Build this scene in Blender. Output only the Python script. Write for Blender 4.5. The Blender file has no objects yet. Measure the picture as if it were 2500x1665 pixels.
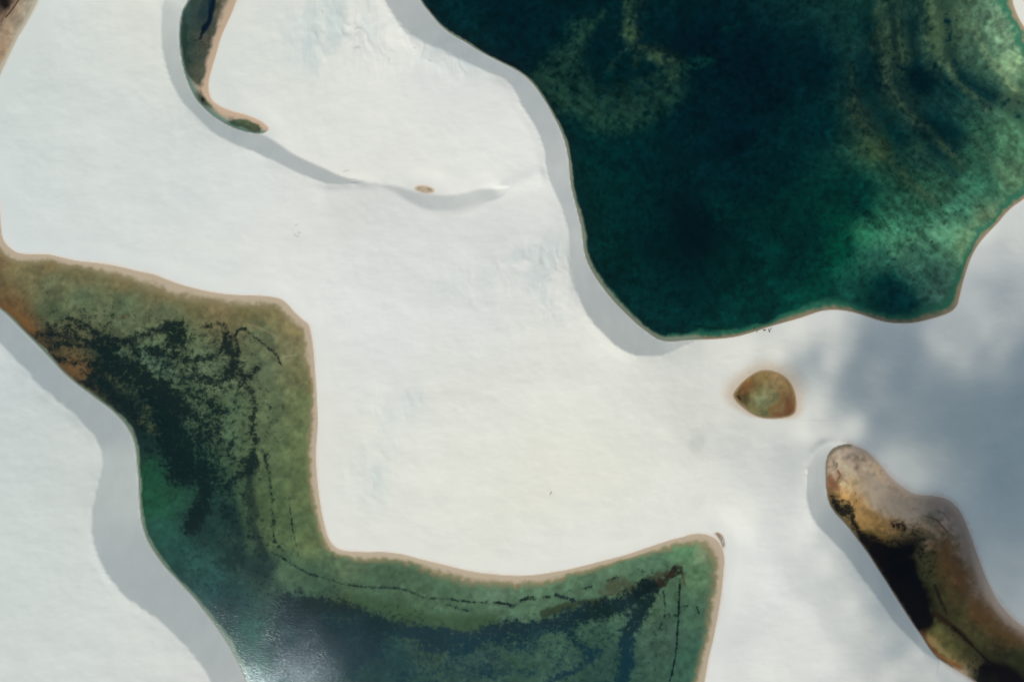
import bpy, math, random
import numpy as np
from mathutils import Vector

sc = bpy.context.scene
R = math.radians
# ------------------------------------------------------------------ camera, sky, sun, exposure
H = 340.0                       # drone height above the water table, metres
MPP = 0.2                       # metres per photo pixel (2500 wide) on the water table
SUN_AZ = Vector((-0.58, -0.815)).normalized()
SUN_ZEN = R(38)

cam_d = bpy.data.cameras.new("camera")
cam = bpy.data.objects.new("camera", cam_d)
sc.collection.objects.link(cam)
cam.location = (0, 0, H)
cam.rotation_euler = (0, 0, 0)
cam_d.sensor_width = 36
cam_d.lens = 36 * H / 500.0
cam_d.clip_end = 30000
sc.camera = cam

world = bpy.data.worlds.new("World")
sc.world = world
world.use_nodes = True
wn = world.node_tree.nodes
sky = wn.new("ShaderNodeTexSky")
sky.sky_type = 'NISHITA'
sky.sun_disc = False
sky.sun_elevation = math.pi / 2 - SUN_ZEN
sky.sun_rotation = math.atan2(SUN_AZ.x, SUN_AZ.y)
sky.altitude = 50
sky.dust_density = 1.0
sky.air_density = 1.0
tint = wn.new("ShaderNodeMix"); tint.data_type = 'RGBA'; tint.blend_type = 'MULTIPLY'; tint.inputs[0].default_value = 1
tint.inputs[7].default_value = (1.0, 1.12, 1.02, 1)
world.node_tree.links.new(sky.outputs[0], tint.inputs[6])
world.node_tree.links.new(tint.outputs[2], wn["Background"].inputs[0])
wn["Background"].inputs[1].default_value = 0.088

sun_d = bpy.data.lights.new("sun", 'SUN')
sun_d.energy = 3.34
sun_d.angle = R(0.53)
sun_d.color = (1.0, 0.905, 0.80)
sun = bpy.data.objects.new("sun", sun_d)
sc.collection.objects.link(sun)
to_sun = Vector((SUN_AZ.x * math.sin(SUN_ZEN), SUN_AZ.y * math.sin(SUN_ZEN), math.cos(SUN_ZEN)))
sun.rotation_euler = to_sun.to_track_quat('Z', 'Y').to_euler()
sun.location = to_sun * 900

sc.view_settings.view_transform = 'Standard'
sc.view_settings.look = 'None'
sc.view_settings.exposure = 0.0
sc.view_settings.gamma = 1.0
sc.cycles.use_denoising = True
sc.cycles.max_bounces = 5
sc.cycles.diffuse_bounces = 3
sc.cycles.volume_bounces = 1
sc.cycles.transparent_max_bounces = 12
sc.cycles.sample_clamp_indirect = 3.0
sc.cycles.sample_clamp_direct = 5.0

# ------------------------------------------------------------------ helpers
def W(px, py):
    return ((px - 1250.0) * MPP, (832.5 - py) * MPP)

def P(c, r, s):
    """shore points read off panel (c, r) of the photograph -> photo pixels"""
    out = []
    for t in s.split():
        a, b = t.split(',')
        out.append((833 * c + float(a) / 2.825, 555 * r + float(b) / 2.825))
    return out

def Q(s):
    return [tuple(float(v) for v in t.split(',')) for t in s.split()]

def crom(pts, n=3, closed=False):
    """Catmull-Rom through the points (any number of columns)"""
    p = np.array(pts, float)
    N = len(p)
    out = []
    last = N if closed else N - 1
    for i in range(last):
        if closed:
            a, b, c, d = p[(i - 1) % N], p[i], p[(i + 1) % N], p[(i + 2) % N]
        else:
            a, b, c, d = p[max(i - 1, 0)], p[i], p[i + 1], p[min(i + 2, N - 1)]
        for k in range(n):
            t = k / n
            out.append(0.5 * ((2 * b) + (-a + c) * t + (2 * a - 5 * b + 4 * c - d) * t * t + (-a + 3 * b - 3 * c + d) * t ** 3))
    if not closed:
        out.append(p[-1])
    return np.array(out)

def world_pts(pts):
    p = np.array(pts, float)
    q = p.copy()
    q[:, 0] = (p[:, 0] - 1250) * MPP
    q[:, 1] = (832.5 - p[:, 1]) * MPP
    return q

def seg_dist(X, Y, p, vals=None, closed=False):
    best = np.full(X.shape, 1e9)
    bv = np.zeros(X.shape) if vals is not None else None
    n = len(p)
    for i in range(n if closed else n - 1):
        a = p[i]; b = p[(i + 1) % n]
        dx, dy = b[0] - a[0], b[1] - a[1]
        L = dx * dx + dy * dy + 1e-12
        t = np.clip(((X - a[0]) * dx + (Y - a[1]) * dy) / L, 0, 1)
        d = (X - a[0] - t * dx) ** 2 + (Y - a[1] - t * dy) ** 2
        m = d < best
        best = np.where(m, d, best)
        if vals is not None:
            bv = np.where(m, vals[i] * (1 - t) + vals[(i + 1) % n] * t, bv)
    best = np.sqrt(best)
    return (best, bv) if vals is not None else best

def inside(X, Y, p):
    m = np.zeros(X.shape, bool)
    n = len(p)
    for i in range(n):
        x0, y0 = p[i][:2]; x1, y1 = p[(i + 1) % n][:2]
        if y0 == y1:
            continue
        c = (y0 > Y) != (y1 > Y)
        m ^= c & (X < (x1 - x0) * (Y - y0) / (y1 - y0) + x0)
    return m

def sstep(a, b, x):
    t = np.clip((x - a) / (b - a), 0, 1)
    return t * t * (3 - 2 * t)

_lat = {}
def vnoise(X, Y, scale, seed):
    """smooth value noise in -1..1"""
    if seed not in _lat:
        _lat[seed] = np.random.RandomState(seed).uniform(-1, 1, (256, 256))
    L = _lat[seed]
    x = X / scale + 1000.37; y = Y / scale + 1000.71
    xi = np.floor(x).astype(int); yi = np.floor(y).astype(int)
    fx = x - xi; fy = y - yi
    fx = fx * fx * fx * (fx * (fx * 6 - 15) + 10); fy = fy * fy * fy * (fy * (fy * 6 - 15) + 10)
    x0 = xi & 255; x1 = (xi + 1) & 255; y0 = yi & 255; y1 = (yi + 1) & 255
    return (L[y0, x0] * (1 - fx) + L[y0, x1] * fx) * (1 - fy) + (L[y1, x0] * (1 - fx) + L[y1, x1] * fx) * fy

def fbm(X, Y, scale, octs, seed, gain=0.5):
    a = 1.0; s = 0; tot = 0
    for o in range(octs):
        c, q = math.cos(o * 0.9 + seed), math.sin(o * 0.9 + seed)
        s = s + a * vnoise(X * c - Y * q, X * q + Y * c, scale / 2 ** o, seed * 17 + o)
        tot += a; a *= gain
    return s / tot * 1.6

def lin(c):
    c = np.asarray(c, float) / 255.0
    return np.where(c <= 0.04045, c / 12.92, ((c + 0.055) / 1.055) ** 2.4)

def idw(X, Y, pts, vals, power=3.0, eps=2.0):
    """pts world, vals (n,k)"""
    vals = np.asarray(vals, float)
    if vals.ndim == 1: vals = vals[:, None]
    num = np.zeros(X.shape + (vals.shape[1],)); den = np.zeros(X.shape)
    for (x, y), v in zip(pts, vals):
        w = ((X - x) ** 2 + (Y - y) ** 2 + eps * eps) ** (-power / 2)
        den += w
        num += w[..., None] * v
    return num / den[..., None]

def mat(name):
    m = bpy.data.materials.new(name); m.use_nodes = True
    nt = m.node_tree; nt.nodes.clear()
    return m, nt.nodes, nt.links

# ------------------------------------------------------------------ outlines read off the photograph
BIG = (P(1, 0, "545,0 575,45 620,100 670,160 730,215 800,260 870,300 940,345 1020,390 1100,430 1180,470 1240,505 1290,545 1340,600 1385,665 1430,735 1470,810 1510,890 1540,970 1560,1050 1572,1130 1578,1220 1590,1300 1615,1400 1640,1500")
       + P(1, 1, "1657,0 1665,70 1675,150 1695,230 1735,310 1780,380 1840,460 1900,530 1970,600 2040,665 2110,720 2170,762 2215,780 2280,786"))
BIG_FOOT = [(1000, -40), (985, -90)][::-1] + BIG
BIG_REST = (P(2, 1, "0,780 100,773 200,770 300,762 380,750 450,732 520,710 600,684 700,655 800,627 880,600 960,575 1040,568 1120,573 1200,590 1280,615 1350,638 1430,655 1530,660 1620,652 1720,628 1810,600 1865,570 1895,530 1908,480 1920,430 1935,370 1960,290 1985,220 2020,150 2070,80 2140,5")
            + P(2, 0, "2180,1530 2230,1470 2290,1415 2355,1370") + Q("2550,440 2572,360 2578,250 2552,150 2500,67")
            + P(2, 0, "2320,130 2290,60 2275,0") + Q("2462,-70 2380,-130 2100,-170 1700,-175 1300,-165 1060,-140"))
L_BIG = BIG_FOOT + BIG_REST
C_BIG = (Q("985,-95 955,-85 935,-45") + P(1, 0, "300,0 330,50 370,110 430,190 500,245 580,290 660,325 750,370 850,415 950,465 1020,500 1100,530 1170,575 1210,640 1250,730 1300,810 1350,890 1385,970 1405,1050 1413,1130 1422,1190 1450,1270 1490,1350 1520,1410 1540,1480")
         + P(1, 1, "1568,0 1573,80 1575,160 1580,240 1595,320 1620,400 1645,490 1680,570 1730,645 1790,715 1850,775 1920,830 1990,868 2060,885 2130,888 2200,880 2270,858")
         + P(2, 1, "0,820 100,776"))
F_BIG = BIG_FOOT + P(2, 1, "0,780 100,773")

LEFT_FOOT = (Q("-110,640 -62,705") + P(0, 1, "0,560 60,610 130,680 200,750 280,830 360,915 440,1000 520,1070 600,1130 680,1190 750,1240 810,1295 860,1350 905,1420 930,1490")
             + P(0, 2, "942,0 948,70 956,150 960,250 966,350 976,450 1000,540 1030,610 1080,690 1140,770 1210,845 1280,920 1340,985 1400,1060 1470,1150 1530,1235 1590,1330 1640,1420 1680,1500 1705,1568")
             + Q("640,1740 700,1830"))
LEFT_REST = (Q("900,1880 1200,1900 1500,1880 1650,1800 1702,1720") + P(2, 2, "150,1567 180,1400 210,1280 235,1150 255,1040 272,920 283,800 288,720 275,650 240,590 190,560 130,545 60,550 0,570")
             + P(1, 2, "2353,568 2290,583 2200,612 2100,645 2000,680 1900,708 1790,736 1680,764 1560,793 1450,812 1340,828 1240,834 1140,832 1040,823 940,811 830,790 720,762 620,738 520,712 430,688 360,678 280,670 180,672 80,668 0,657")
             + P(0, 2, "2300,625 2260,565 2235,475 2215,385 2200,285 2188,185 2180,85 2178,0")
             + P(0, 1, "2180,1500 2188,1400 2190,1300 2185,1200 2180,1100 2172,1000 2165,900 2155,800 2143,730 2125,670 2080,632 2025,580 1970,518 1915,490 1830,476 1720,472 1600,466 1500,455 1400,436 1320,416 1230,391 1150,361 1060,326 960,306 860,281 760,261 640,244 540,234 430,211 340,190 250,187 150,184 90,160 40,115 15,65 6,0")
             + Q("-3,500 -12,440 -40,385 -90,380 -130,470"))
L_LEFT = LEFT_FOOT + LEFT_REST
C_LEFT = (Q("-110,640 -100,700 -60,755 -25,810") + P(0, 1, "0,795 60,860 110,900 160,950 220,1020 270,1080 330,1130 400,1190 470,1245 540,1310 600,1370 650,1430 685,1500 705,1560")
          + P(0, 2, "712,20 712,80 705,150 685,190 665,260 648,350 640,450 640,540 655,620 680,700 720,780 770,860 830,930 900,995 960,1040 1030,1085 1100,1140 1150,1190 1190,1230 1230,1255 1280,1300 1320,1355 1370,1420 1420,1490 1465,1568") + Q("565,1740 630,1810 700,1830"))
F_LEFT = LEFT_FOOT

UP_FOOT = (Q("545,-190 490,-90") + P(0, 0, "1300,0 1262,70 1245,150 1238,230 1240,300 1248,370 1262,450 1285,530 1320,620 1360,690 1410,745 1470,800 1540,845 1610,880 1690,907 1780,922"))
UP_REST = (P(0, 0, "1830,912 1850,890 1835,868 1790,835 1700,797 1620,777 1540,748 1465,698 1440,640 1438,560 1452,500 1472,430 1497,350 1522,260 1552,190 1597,90 1632,0") + Q("605,-60 630,-130 600,-190"))
L_UP = UP_FOOT + UP_REST
C_UP = (Q("545,-195 480,-150 420,-80") + P(0, 0, "1130,0 1120,80 1112,170 1113,260 1120,330 1140,420 1170,520 1210,610 1260,700 1320,770 1400,850 1480,920 1560,965 1650,1005 1750,1045 1850,1090 1950,1135 2050,1185 2150,1230 2230,1258 2310,1272")
        + P(1, 0, "20,1272 110,1268 200,1258"))
F_UP = UP_FOOT + P(0, 0, "1830,938 1880,965 1930,1000 2000,1050 2080,1095 2160,1130 2240,1165 2300,1195") + P(1, 0, "0,1218 80,1238 200,1256")
F_UP_Z = [0] * len(UP_FOOT) + [0.1, .15, .2, .3, .4, .5, .6, .6, .6, .5, .5]

C_MID = P(1, 0, "160,1262 260,1278 340,1302 400,1342 450,1382 520,1417 580,1440 650,1452 740,1452 820,1432 900,1407 970,1372 1050,1300")
F_MID = P(1, 0, "160,1260 280,1270 380,1285 450,1303 520,1328 600,1342 700,1346 780,1344 860,1330 950,1308 1050,1296")
F_MID_Z = [.5, .45, .3, .15, .08, .06, .1, .2, .5, .9, 1.3]

L_TINY = [(1037 + 24 * math.cos(a) - 3.5 * math.sin(a) * 0.2, 462.5 + 3.2 * math.cos(a) + 8.6 * math.sin(a)) for a in [i * math.pi / 8 for i in range(16)]]

L_POND = P(2, 1, "352,1150 385,1100 425,1058 490,1010 555,985 620,990 690,1018 740,1065 772,1130 786,1200 782,1265 750,1298 695,1312 620,1318 540,1310 465,1276 400,1226 365,1188")

BR_FOOT = Q("2070,1084 2045,1089 2030,1098 2020,1114 2016,1135 2016,1161 2018,1198 2025,1228 2038,1250 2054,1267 2075,1291 2097,1320 2120,1351 2143,1387 2167,1424 2190,1461 2208,1489 2231,1525 2251,1553 2270,1583 2290,1606 2318,1624 2350,1645 2380,1665")
BR_REST = Q("2440,1715 2520,1750 2600,1740 2640,1660 2590,1585 2500,1530 2465,1500 2437,1468 2410,1416 2386,1353 2370,1307 2357,1273 2343,1246 2323,1224 2300,1214 2270,1209 2235,1206 2206,1190 2178,1167 2155,1141 2137,1121 2121,1105 2098,1092")
L_BROWN = BR_FOOT + BR_REST
C_BROWN = Q("2066,1080 2040,1076 2010,1080 1988,1100 1974,1130 1969,1161 1969,1202 1974,1234 1985,1264 2004,1292 2028,1314 2052,1338 2075,1367 2098,1400 2125,1434 2153,1473 2180,1512 2210,1544 2235,1571 2256,1590 2290,1610")
F_BROWN = BR_FOOT[:22]

L_CORNER = Q("93,0 79,30 59,66 45,89 32,116 16,148 0,184 -25,240 -80,300 -150,300 -200,200 -220,50 -200,-120 -60,-170 80,-130 112,-60")
L_CRES = [(1680 + a / 11.2, 1260 + b / 11.2) for a, b in Q("745,455 800,448 870,480 930,545 975,640 995,740 985,850 955,840 925,770 900,690 850,600 790,520")]

LAGOONS = dict(big=L_BIG, left=L_LEFT, up=L_UP, tiny=L_TINY, pond=L_POND, brown=L_BROWN, corner=L_CORNER, cres=L_CRES)

TANS = [.55, .555, .53, .43, .55]
def make_band(crest, foot, fz=None, TAN=.55):
    """undo the perspective shift of the raised crest"""
    f = world_pts([(a[0], a[1]) for a in foot])
    z = np.array(fz if fz is not None else [0.0] * len(f), float)
    f = f * (1 - z / H)[:, None]
    fs = crom(np.column_stack([f, z]), 3)
    c0 = crom(world_pts(crest), 3)
    c = c0.copy()
    for _ in range(8):
        d, zf = seg_dist(c[:, 0], c[:, 1], fs, fs[:, 2])
        c = c0 * (1 - (zf + TAN * d) / H)[:, None]
    return c, fs
BANDS = [make_band(C_BIG, F_BIG), make_band(C_LEFT, F_LEFT, None, .555), make_band(C_UP, F_UP, F_UP_Z, .53), make_band(C_MID, F_MID, F_MID_Z, .43), make_band(C_BROWN, F_BROWN)]

# ------------------------------------------------------------------ coarse fields, 1 m
X0, X1, Y0, Y1 = -320, 320, -235, 235
gx = np.arange(X0, X1 + 1, 1.0); gy = np.arange(Y0, Y1 + 1, 1.0)
GX, GY = np.meshgrid(gx, gy)

def local(fn, pts, pad, fill):
    """evaluate fn only in the padded bounding box of the points"""
    x0, y0 = pts[:, :2].min(0) - pad; x1, y1 = pts[:, :2].max(0) + pad
    i0 = max(int(np.floor(x0 - X0)), 0); i1 = min(int(np.ceil(x1 - X0)) + 1, len(gx))
    j0 = max(int(np.floor(y0 - Y0)), 0); j1 = min(int(np.ceil(y1 - Y0)) + 1, len(gy))
    outs = fn(GX[j0:j1, i0:i1], GY[j0:j1, i0:i1])
    if not isinstance(outs, tuple): outs = (outs,)
    res = []
    for o in outs:
        a = np.full(GX.shape, fill); a[j0:j1, i0:i1] = o; res.append(a)
    return res if len(res) > 1 else res[0]

SHORE = {}; SD = {}
for k, pts in LAGOONS.items():
    p = crom(world_pts(pts), 3, closed=True)
    SHORE[k] = p
    SD[k] = local(lambda x, y: np.where(inside(x, y, p), -1, 1) * seg_dist(x, y, p, closed=True), p, 45, 60.0)

BF = []
for (c, f), TAN in zip(BANDS, TANS):
    poly = np.vstack([c[:, :2], f[::-1, :2]])
    df, zf = local(lambda x, y: seg_dist(x, y, f, f[:, 2]), poly, 8, 40.0)
    dc = local(lambda x, y: seg_dist(x, y, c), poly, 8, 40.0)
    def psd(x, y):
        return np.where(inside(x, y, poly), -1, 1) * seg_dist(x, y, poly, closed=True)
    sd = local(psd, poly, 8, 40.0)
    BF.append([sd, df, dc, zf, zf * 0 + TAN])

water_sd = np.min(np.stack(list(SD.values())), 0)

# smooth dune surface: Poisson relaxation between shores and crests
def relax(fixed, val, src):
    h = np.zeros(fixed.shape)
    for step, iters in ((8, 400), (4, 400), (2, 300), (1, 250)):
        fx = fixed[::step, ::step]; vv = val[::step, ::step]; s = src[::step, ::step] * step * step
        if step == 8:
            u = np.zeros(fx.shape) + 3
        else:
            u = np.repeat(np.repeat(u, 2, 0), 2, 1)
            u = u[:fx.shape[0], :fx.shape[1]]
            if u.shape != fx.shape:
                u = np.pad(u, ((0, fx.shape[0] - u.shape[0]), (0, fx.shape[1] - u.shape[1])), mode='edge')
        u = np.where(fx, vv, u)
        for _ in range(iters):
            p = np.pad(u, 1, mode='edge')
            n = 0.25 * (p[:-2, 1:-1] + p[2:, 1:-1] + p[1:-1, :-2] + p[1:-1, 2:] + s)
            u = np.where(fx, vv, n)
    return u
fixed = water_sd < 0.5
val = np.where(fixed, 0.05, 0.0)
for sd, df, dc, zf, TAN in BF:
    m = sd < 0.4
    hc = zf + TAN * (df + dc)
    near_f = (df < dc * 0.35)
    v = np.where(near_f, zf, hc)
    val = np.where(m, v, val); fixed = fixed | m
src = np.full(fixed.shape, 0.0011)
bx, by = W(1945, 1150)
src += .035 * np.exp(-((GX - bx) ** 2 + (GY - by) ** 2) / 60)
S = relax(fixed, val, src)

# ------------------------------------------------------------------ fine grid, 0.5 m
def up2(a):
    b = np.empty((a.shape[0] * 2 - 1, a.shape[1] * 2 - 1))
    b[::2, ::2] = a
    b[1::2, ::2] = (a[1:] + a[:-1]) / 2
    b[:, 1::2] = (b[:, 2::2] + b[:, :-2:2]) / 2
    return b
fx_ = np.arange(X0, X1 + 0.25, 0.5); fy_ = np.arange(Y0, Y1 + 0.25, 0.5)
FX, FY = np.meshgrid(fx_, fy_)
S = up2(S)
SDF = {k: up2(v) for k, v in SD.items()}
BFF = [[up2(a) for a in b] for b in BF]
wsd = np.min(np.stack(list(SDF.values())), 0)
def box(pts, pad=0.0):
    x0, y0 = np.min(np.array(pts)[:, :2], 0) - pad; x1, y1 = np.max(np.array(pts)[:, :2], 0) + pad
    i0 = min(max(int((x0 - X0) * 2), 0), len(fx_) - 1); i1 = max(min(int((x1 - X0) * 2) + 2, len(fx_)), i0 + 1)
    j0 = min(max(int((y0 - Y0) * 2), 0), len(fy_) - 1); j1 = max(min(int((y1 - Y0) * 2) + 2, len(fy_)), j0 + 1)
    return (slice(j0, j1), slice(i0, i1))

for k_, r0, lo in (('pond', 38, .12), ('cres', 16, .25), ('corner', 20, .3)):
    S = S * (lo + (1 - lo) * sstep(0, r0, SDF[k_]))
inband = np.zeros(FX.shape, bool); bdist = np.full(FX.shape, 40.0)
for b in BFF:
    inband |= b[0] < 0; bdist = np.minimum(bdist, b[0])
# relief of the dune backs
away = sstep(0, 14, wsd) * sstep(0.0, 5, bdist)
rel = 0.34 * fbm(FX, FY, 60, 3, 3) + 0.23 * fbm(FX * 0.8 + FY * .5, FY * 1.3 - FX * .4, 17, 4, 5, .55) +   .06 * (1 - np.abs(fbm((FX * .9 - FY * .45) + 2 * fbm(FX, FY, 20, 2, 6), (FY * .5 + FX * .25), 5, 3, 7))) * sstep(-.5, .6, fbm(FX, FY, 45, 2, 4))
S = S + rel * away
# scalloped sand patches (wind lobes)
SCALLOP = [(880, 60, 150, 60, 1.0), (960, 130, 150, 60, .9), (1110, 170, 60, 45, 1.0), (780, 110, 70, 90, .6), (1330, 660, 60, 75, 1.3), (1370, 720, 35, 50, 1.0), (1270, 640, 60, 40, .7),
           (905, 1160, 60, 70, .8), (940, 1010, 50, 60, .5), (1010, 980, 60, 60, .4), (560, 330, 90, 60, .35), (430, 330, 60, 80, .3), (1150, 700, 120, 80, .3), (60, 930, 60, 60, .35), (240, 1230, 30, 50, .3),(420,1560,30,40,.4)]
scal = np.zeros(FX.shape)
for x, y, rx, ry, s in SCALLOP:
    wx, wy = W(x, y)
    scal += s * np.exp(-(((FX - wx) / (rx * MPP)) ** 2 + ((FY - wy) / (ry * MPP)) ** 2))
scal = np.clip(scal, 0, 1.4)
wxp = FX + 3.0 * fbm(FX, FY, 12, 3, 21); wyp = FY + 3.0 * fbm(FX, FY, 12, 3, 22)
uu = wxp * 0.93 - wyp * 0.1; vv_ = wyp * 0.45 + wxp * .2
rid = 1 - np.abs(fbm(uu, vv_, 6.5, 3, 8))
S = S + scal * (0.40 * rid + 0.20 * fbm(uu, vv_, 9, 3, 9)) * sstep(0, 5, wsd) * sstep(0, 1.5, bdist)
# low ridges that carry on from the crests
RIDGES = [(Q("1060,500 1130,500 1200,478 1270,450 1335,428"), 4.5, 1.0), (Q("900,446 850,450 800,470"), 5, .5), (Q("1890,965 1935,990 1960,1020 1975,1060"), 5, .5), (Q("700,650 800,620 950,560"), 9, .35), (Q("1050,1000 1250,940 1500,930"), 12, .5)]
for pts, r, hh in RIDGES:
    p = crom(world_pts(pts), 3); s = box(p, r * 4)
    d = seg_dist(FX[s], FY[s], p)
    S[s] += hh * np.exp(-(d / r) ** 2) * sstep(0, 8, wsd[s]) * sstep(0, 4, bdist[s])

# dry land height
Z = np.maximum(S, 0.04)
beach = 0.03 + 0.055 * np.maximum(wsd, 0)
Z = np.where(wsd < 9, beach * (1 - sstep(1, 9, wsd)) + Z * sstep(1, 9, wsd), Z)
for sd, df, dc, zf, TAN in BFF:
    sl = zf + TAN * df
    Z = np.where(sd < 0, sl, Z)
    nearout = (sd >= 0) & (sd < 9) & (dc < df)           # behind the crest: keep the dune back, not the beach ramp
    Z = np.where(nearout, np.minimum(np.maximum(S, 0.04), sl), Z)

def blur(a, n):
    for _ in range(n):
        p = np.pad(a, 1, mode='edge')
        a = (p[:-2, 1:-1] + p[2:, 1:-1] + p[1:-1, :-2] + p[1:-1, 2:] + 2 * a) / 6
    return a
bm = box(np.vstack([BANDS[3][0][:, :2]]), 9)
wgt = sstep(6, 1, BFF[3][0][bm]) * sstep(.2, 1.2, wsd[bm])
Z[bm] = Z[bm] * (1 - wgt) + blur(Z[bm], 4) * wgt
bm = box(np.vstack([BANDS[4][0][:12, :2]]), 9)
w5 = sstep(.3, 1.2, wsd[bm]) * sstep(9, 5, np.hypot(FX[bm] - BANDS[4][0][6, 0], FY[bm] - BANDS[4][0][6, 1] - 2) - 9)
Z[bm] = Z[bm] * (1 - w5) + blur(Z[bm], 12) * w5
bm = box(BANDS[4][0][:, :2], 6)
w6 = sstep(.4, 1.5, wsd[bm]) * .8
Z[bm] = Z[bm] * (1 - w6) + blur(Z[bm], 1) * w6
# ------------------------------------------------------------------ water depth, bed colour
# the colour columns say how the bed reads through the water in full sun; the bed's own colour is worked out from them (cres: a painted sky reflection)
SIG = dict(clear=np.array([0.30, 0.065, 0.085]), tea=np.array([0.05, 0.12, 0.22]))
KAPPA = 1.07
HAZE = np.array([0.0012, 0.0042, 0.0058])
def A(s):
    return [tuple(float(v) for v in t.split(',')) for t in s.split()]
CTRL = {}
CTRL['big'] = dict(sig='clear', fringe=(168, 152, 125), pts=A("""
1100,60,0,44,46,5 1250,20,0,30,36,6 1150,100,0,42,43,5 1330,160,0,32,36,6 1400,60,1,34,38,6 1530,330,0,40,40,6 1450,440,0,48,42,5 1650,450,0,34,36,7
1750,100,0,24,32,8 1850,150,0,24,32,8 1700,250,0,31,36,7 1800,320,0,30,38,7 1900,200,0,28,34,7 2000,150,0,30,36,6 2000,300,0,50,50,5 1900,400,0,45,45,6 1800,450,0,39,41,6
1700,560,0,24,30,7 1600,560,0,38,38,6 1520,640,0,42,38,5 1480,600,0,46,40,5 1700,700,0,42,40,5 1800,650,0,42,38,5 1850,740,0,54,46,3.5 1950,650,0,54,46,4 2000,560,0,50,42,4 2050,500,0,56,44,3.5 2100,480,4,60,50,3
2050,600,0,66,50,3 2120,570,45,112,84,2 2180,570,72,138,108,1.6 2300,570,92,150,120,1.3 2370,590,130,172,130,1 2420,540,118,145,112,1 2150,640,50,105,88,2 2170,690,10,76,72,2.6 2230,640,75,125,105,1.8 2300,700,80,125,108,1.3 2200,730,10,72,70,2.4
2100,700,25,84,72,2 1980,730,6,76,60,2.5 1800,780,0,58,50,3 1620,780,0,50,46,3.5 1500,770,0,48,44,4
2120,50,20,58,50,4 2180,80,44,66,52,3 2200,130,46,66,52,3 2150,170,8,36,40,5 2245,60,20,50,48,3.5 2290,70,78,98,72,2.2 2260,180,1,30,36,6 2340,150,60,84,70,2.5 2350,50,85,110,86,2
2400,50,105,140,115,1.3 2450,80,122,156,126,1 2480,150,132,160,124,.8 2400,130,72,104,86,2 2350,190,14,52,52,4 2420,220,40,74,66,2.5 2480,230,86,116,90,1.5 2200,230,42,64,52,3 2230,290,35,60,52,3 2120,290,36,60,50,3
2150,350,62,84,56,2.2 2200,320,5,48,46,4 2280,300,6,42,44,4 2310,335,8,42,44,4 2260,350,45,75,60,3 2330,400,42,80,66,2.5 2400,350,52,96,76,2 2470,330,82,126,96,1.5 2480,420,92,128,98,1.2 2400,450,62,116,92,1.8
2300,470,52,92,72,2.2 2200,420,34,74,56,3 2350,500,72,130,106,1.5 2250,510,55,110,85,2"""),
    wid=A("1000,0,1.6 1200,160,1.5 1350,400,1.8 1400,600,2.8 1480,740,4.0 1550,800,4.5 1700,820,5.5 1850,785,6 2000,755,5 2150,780,5 2330,730,7 2380,600,8 2470,500,7 2480,60,9 2550,300,12"))
CTRL['left'] = dict(sig='clear', fringe=(188, 174, 154), pts=A("""
20,600,138,118,85,.5 60,660,125,120,86,.7 120,650,130,118,82,.6 120,690,112,120,90,.9 200,680,124,120,86,.8 200,720,105,122,92,1.2 300,690,126,119,84,.7 300,740,105,122,92,1.4 400,710,132,121,86,.6 400,760,108,120,90,1.5
480,735,120,118,82,.9 530,750,130,122,88,.8 600,735,124,120,80,.8 680,760,130,125,88,.7 720,800,136,130,92,.5 700,850,130,132,98,.6 650,830,105,118,88,1.2 735,900,125,130,92,.7 740,1000,110,125,86,.8 730,1100,104,122,82,.9 740,1200,100,120,80,.9 755,1330,100,120,80,.8
20,745,118,95,62,1 50,790,124,95,60,1 90,840,70,62,45,1.5 180,905,126,98,62,1.5 120,760,95,108,80,1.5 380,880,94,120,96,1.5 500,900,104,125,96,1.5 560,1000,95,116,86,1.8 430,830,98,116,84,1.6 640,900,105,120,92,1.4 650,1000,100,118,86,1.4 660,1100,95,115,82,1.4
250,880,60,72,55,2 330,920,85,98,72,2 350,1060,28,52,48,3 330,1000,40,55,48,2.5 360,1180,34,90,62,2.2 370,1230,34,92,64,2.2 400,1200,38,80,58,2.6 385,1300,44,92,78,2.2 430,1150,30,60,52,3 480,1300,40,72,66,3.5 520,1250,35,64,56,3.5
450,1360,42,88,82,3 500,1450,42,88,86,3 560,1480,36,70,72,3.5 600,1560,40,92,84,3 640,1640,38,96,84,2.5 650,1230,84,105,70,1.6 690,1300,90,112,74,1.4 700,1400,84,114,86,1.6 645,1400,46,68,60,2.5 760,1430,70,100,76,1.8 850,1380,95,120,90,1.2 900,1430,80,110,84,1.5
1000,1470,80,108,82,1.5 1100,1480,80,110,84,1.5 1200,1440,90,118,94,1.2 1300,1450,88,118,92,1.3 1400,1430,85,115,90,1.4 1500,1400,90,120,94,1.2 1600,1370,85,118,94,1.3 1680,1340,85,126,92,1.3 1725,1340,118,134,104,.8 1700,1400,85,115,86,1.5 1690,1500,70,100,80,1.8
1690,1600,60,95,78,2 1640,1560,70,95,80,2 850,1480,72,94,64,2 1000,1510,68,94,64,2 1150,1520,66,92,70,2.2 1050,1560,58,82,64,2.6 1270,1600,55,82,68,2.6 1350,1600,66,96,80,2.4 1150,1620,52,78,72,3 950,1620,36,66,68,3.5 800,1560,26,50,62,4.5 700,1600,28,58,70,4 900,1550,24,50,60,4
730,1500,26,46,60,4.5 1450,1560,60,88,72,2.6 1600,1450,80,108,84,1.8 1480,1640,50,76,66,3"""),
    wid=A("0,560,8 200,610,8 400,680,8 600,710,8 740,780,7 765,1000,5 770,1200,5 790,1330,6 1000,1360,6 1250,1400,7 1500,1370,7 1720,1310,7 1745,1450,6 1730,1600,6 40,790,1.2 200,930,1.0 330,1080,1.2 345,1250,1.5 450,1430,1.8 560,1600,2"))
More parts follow.
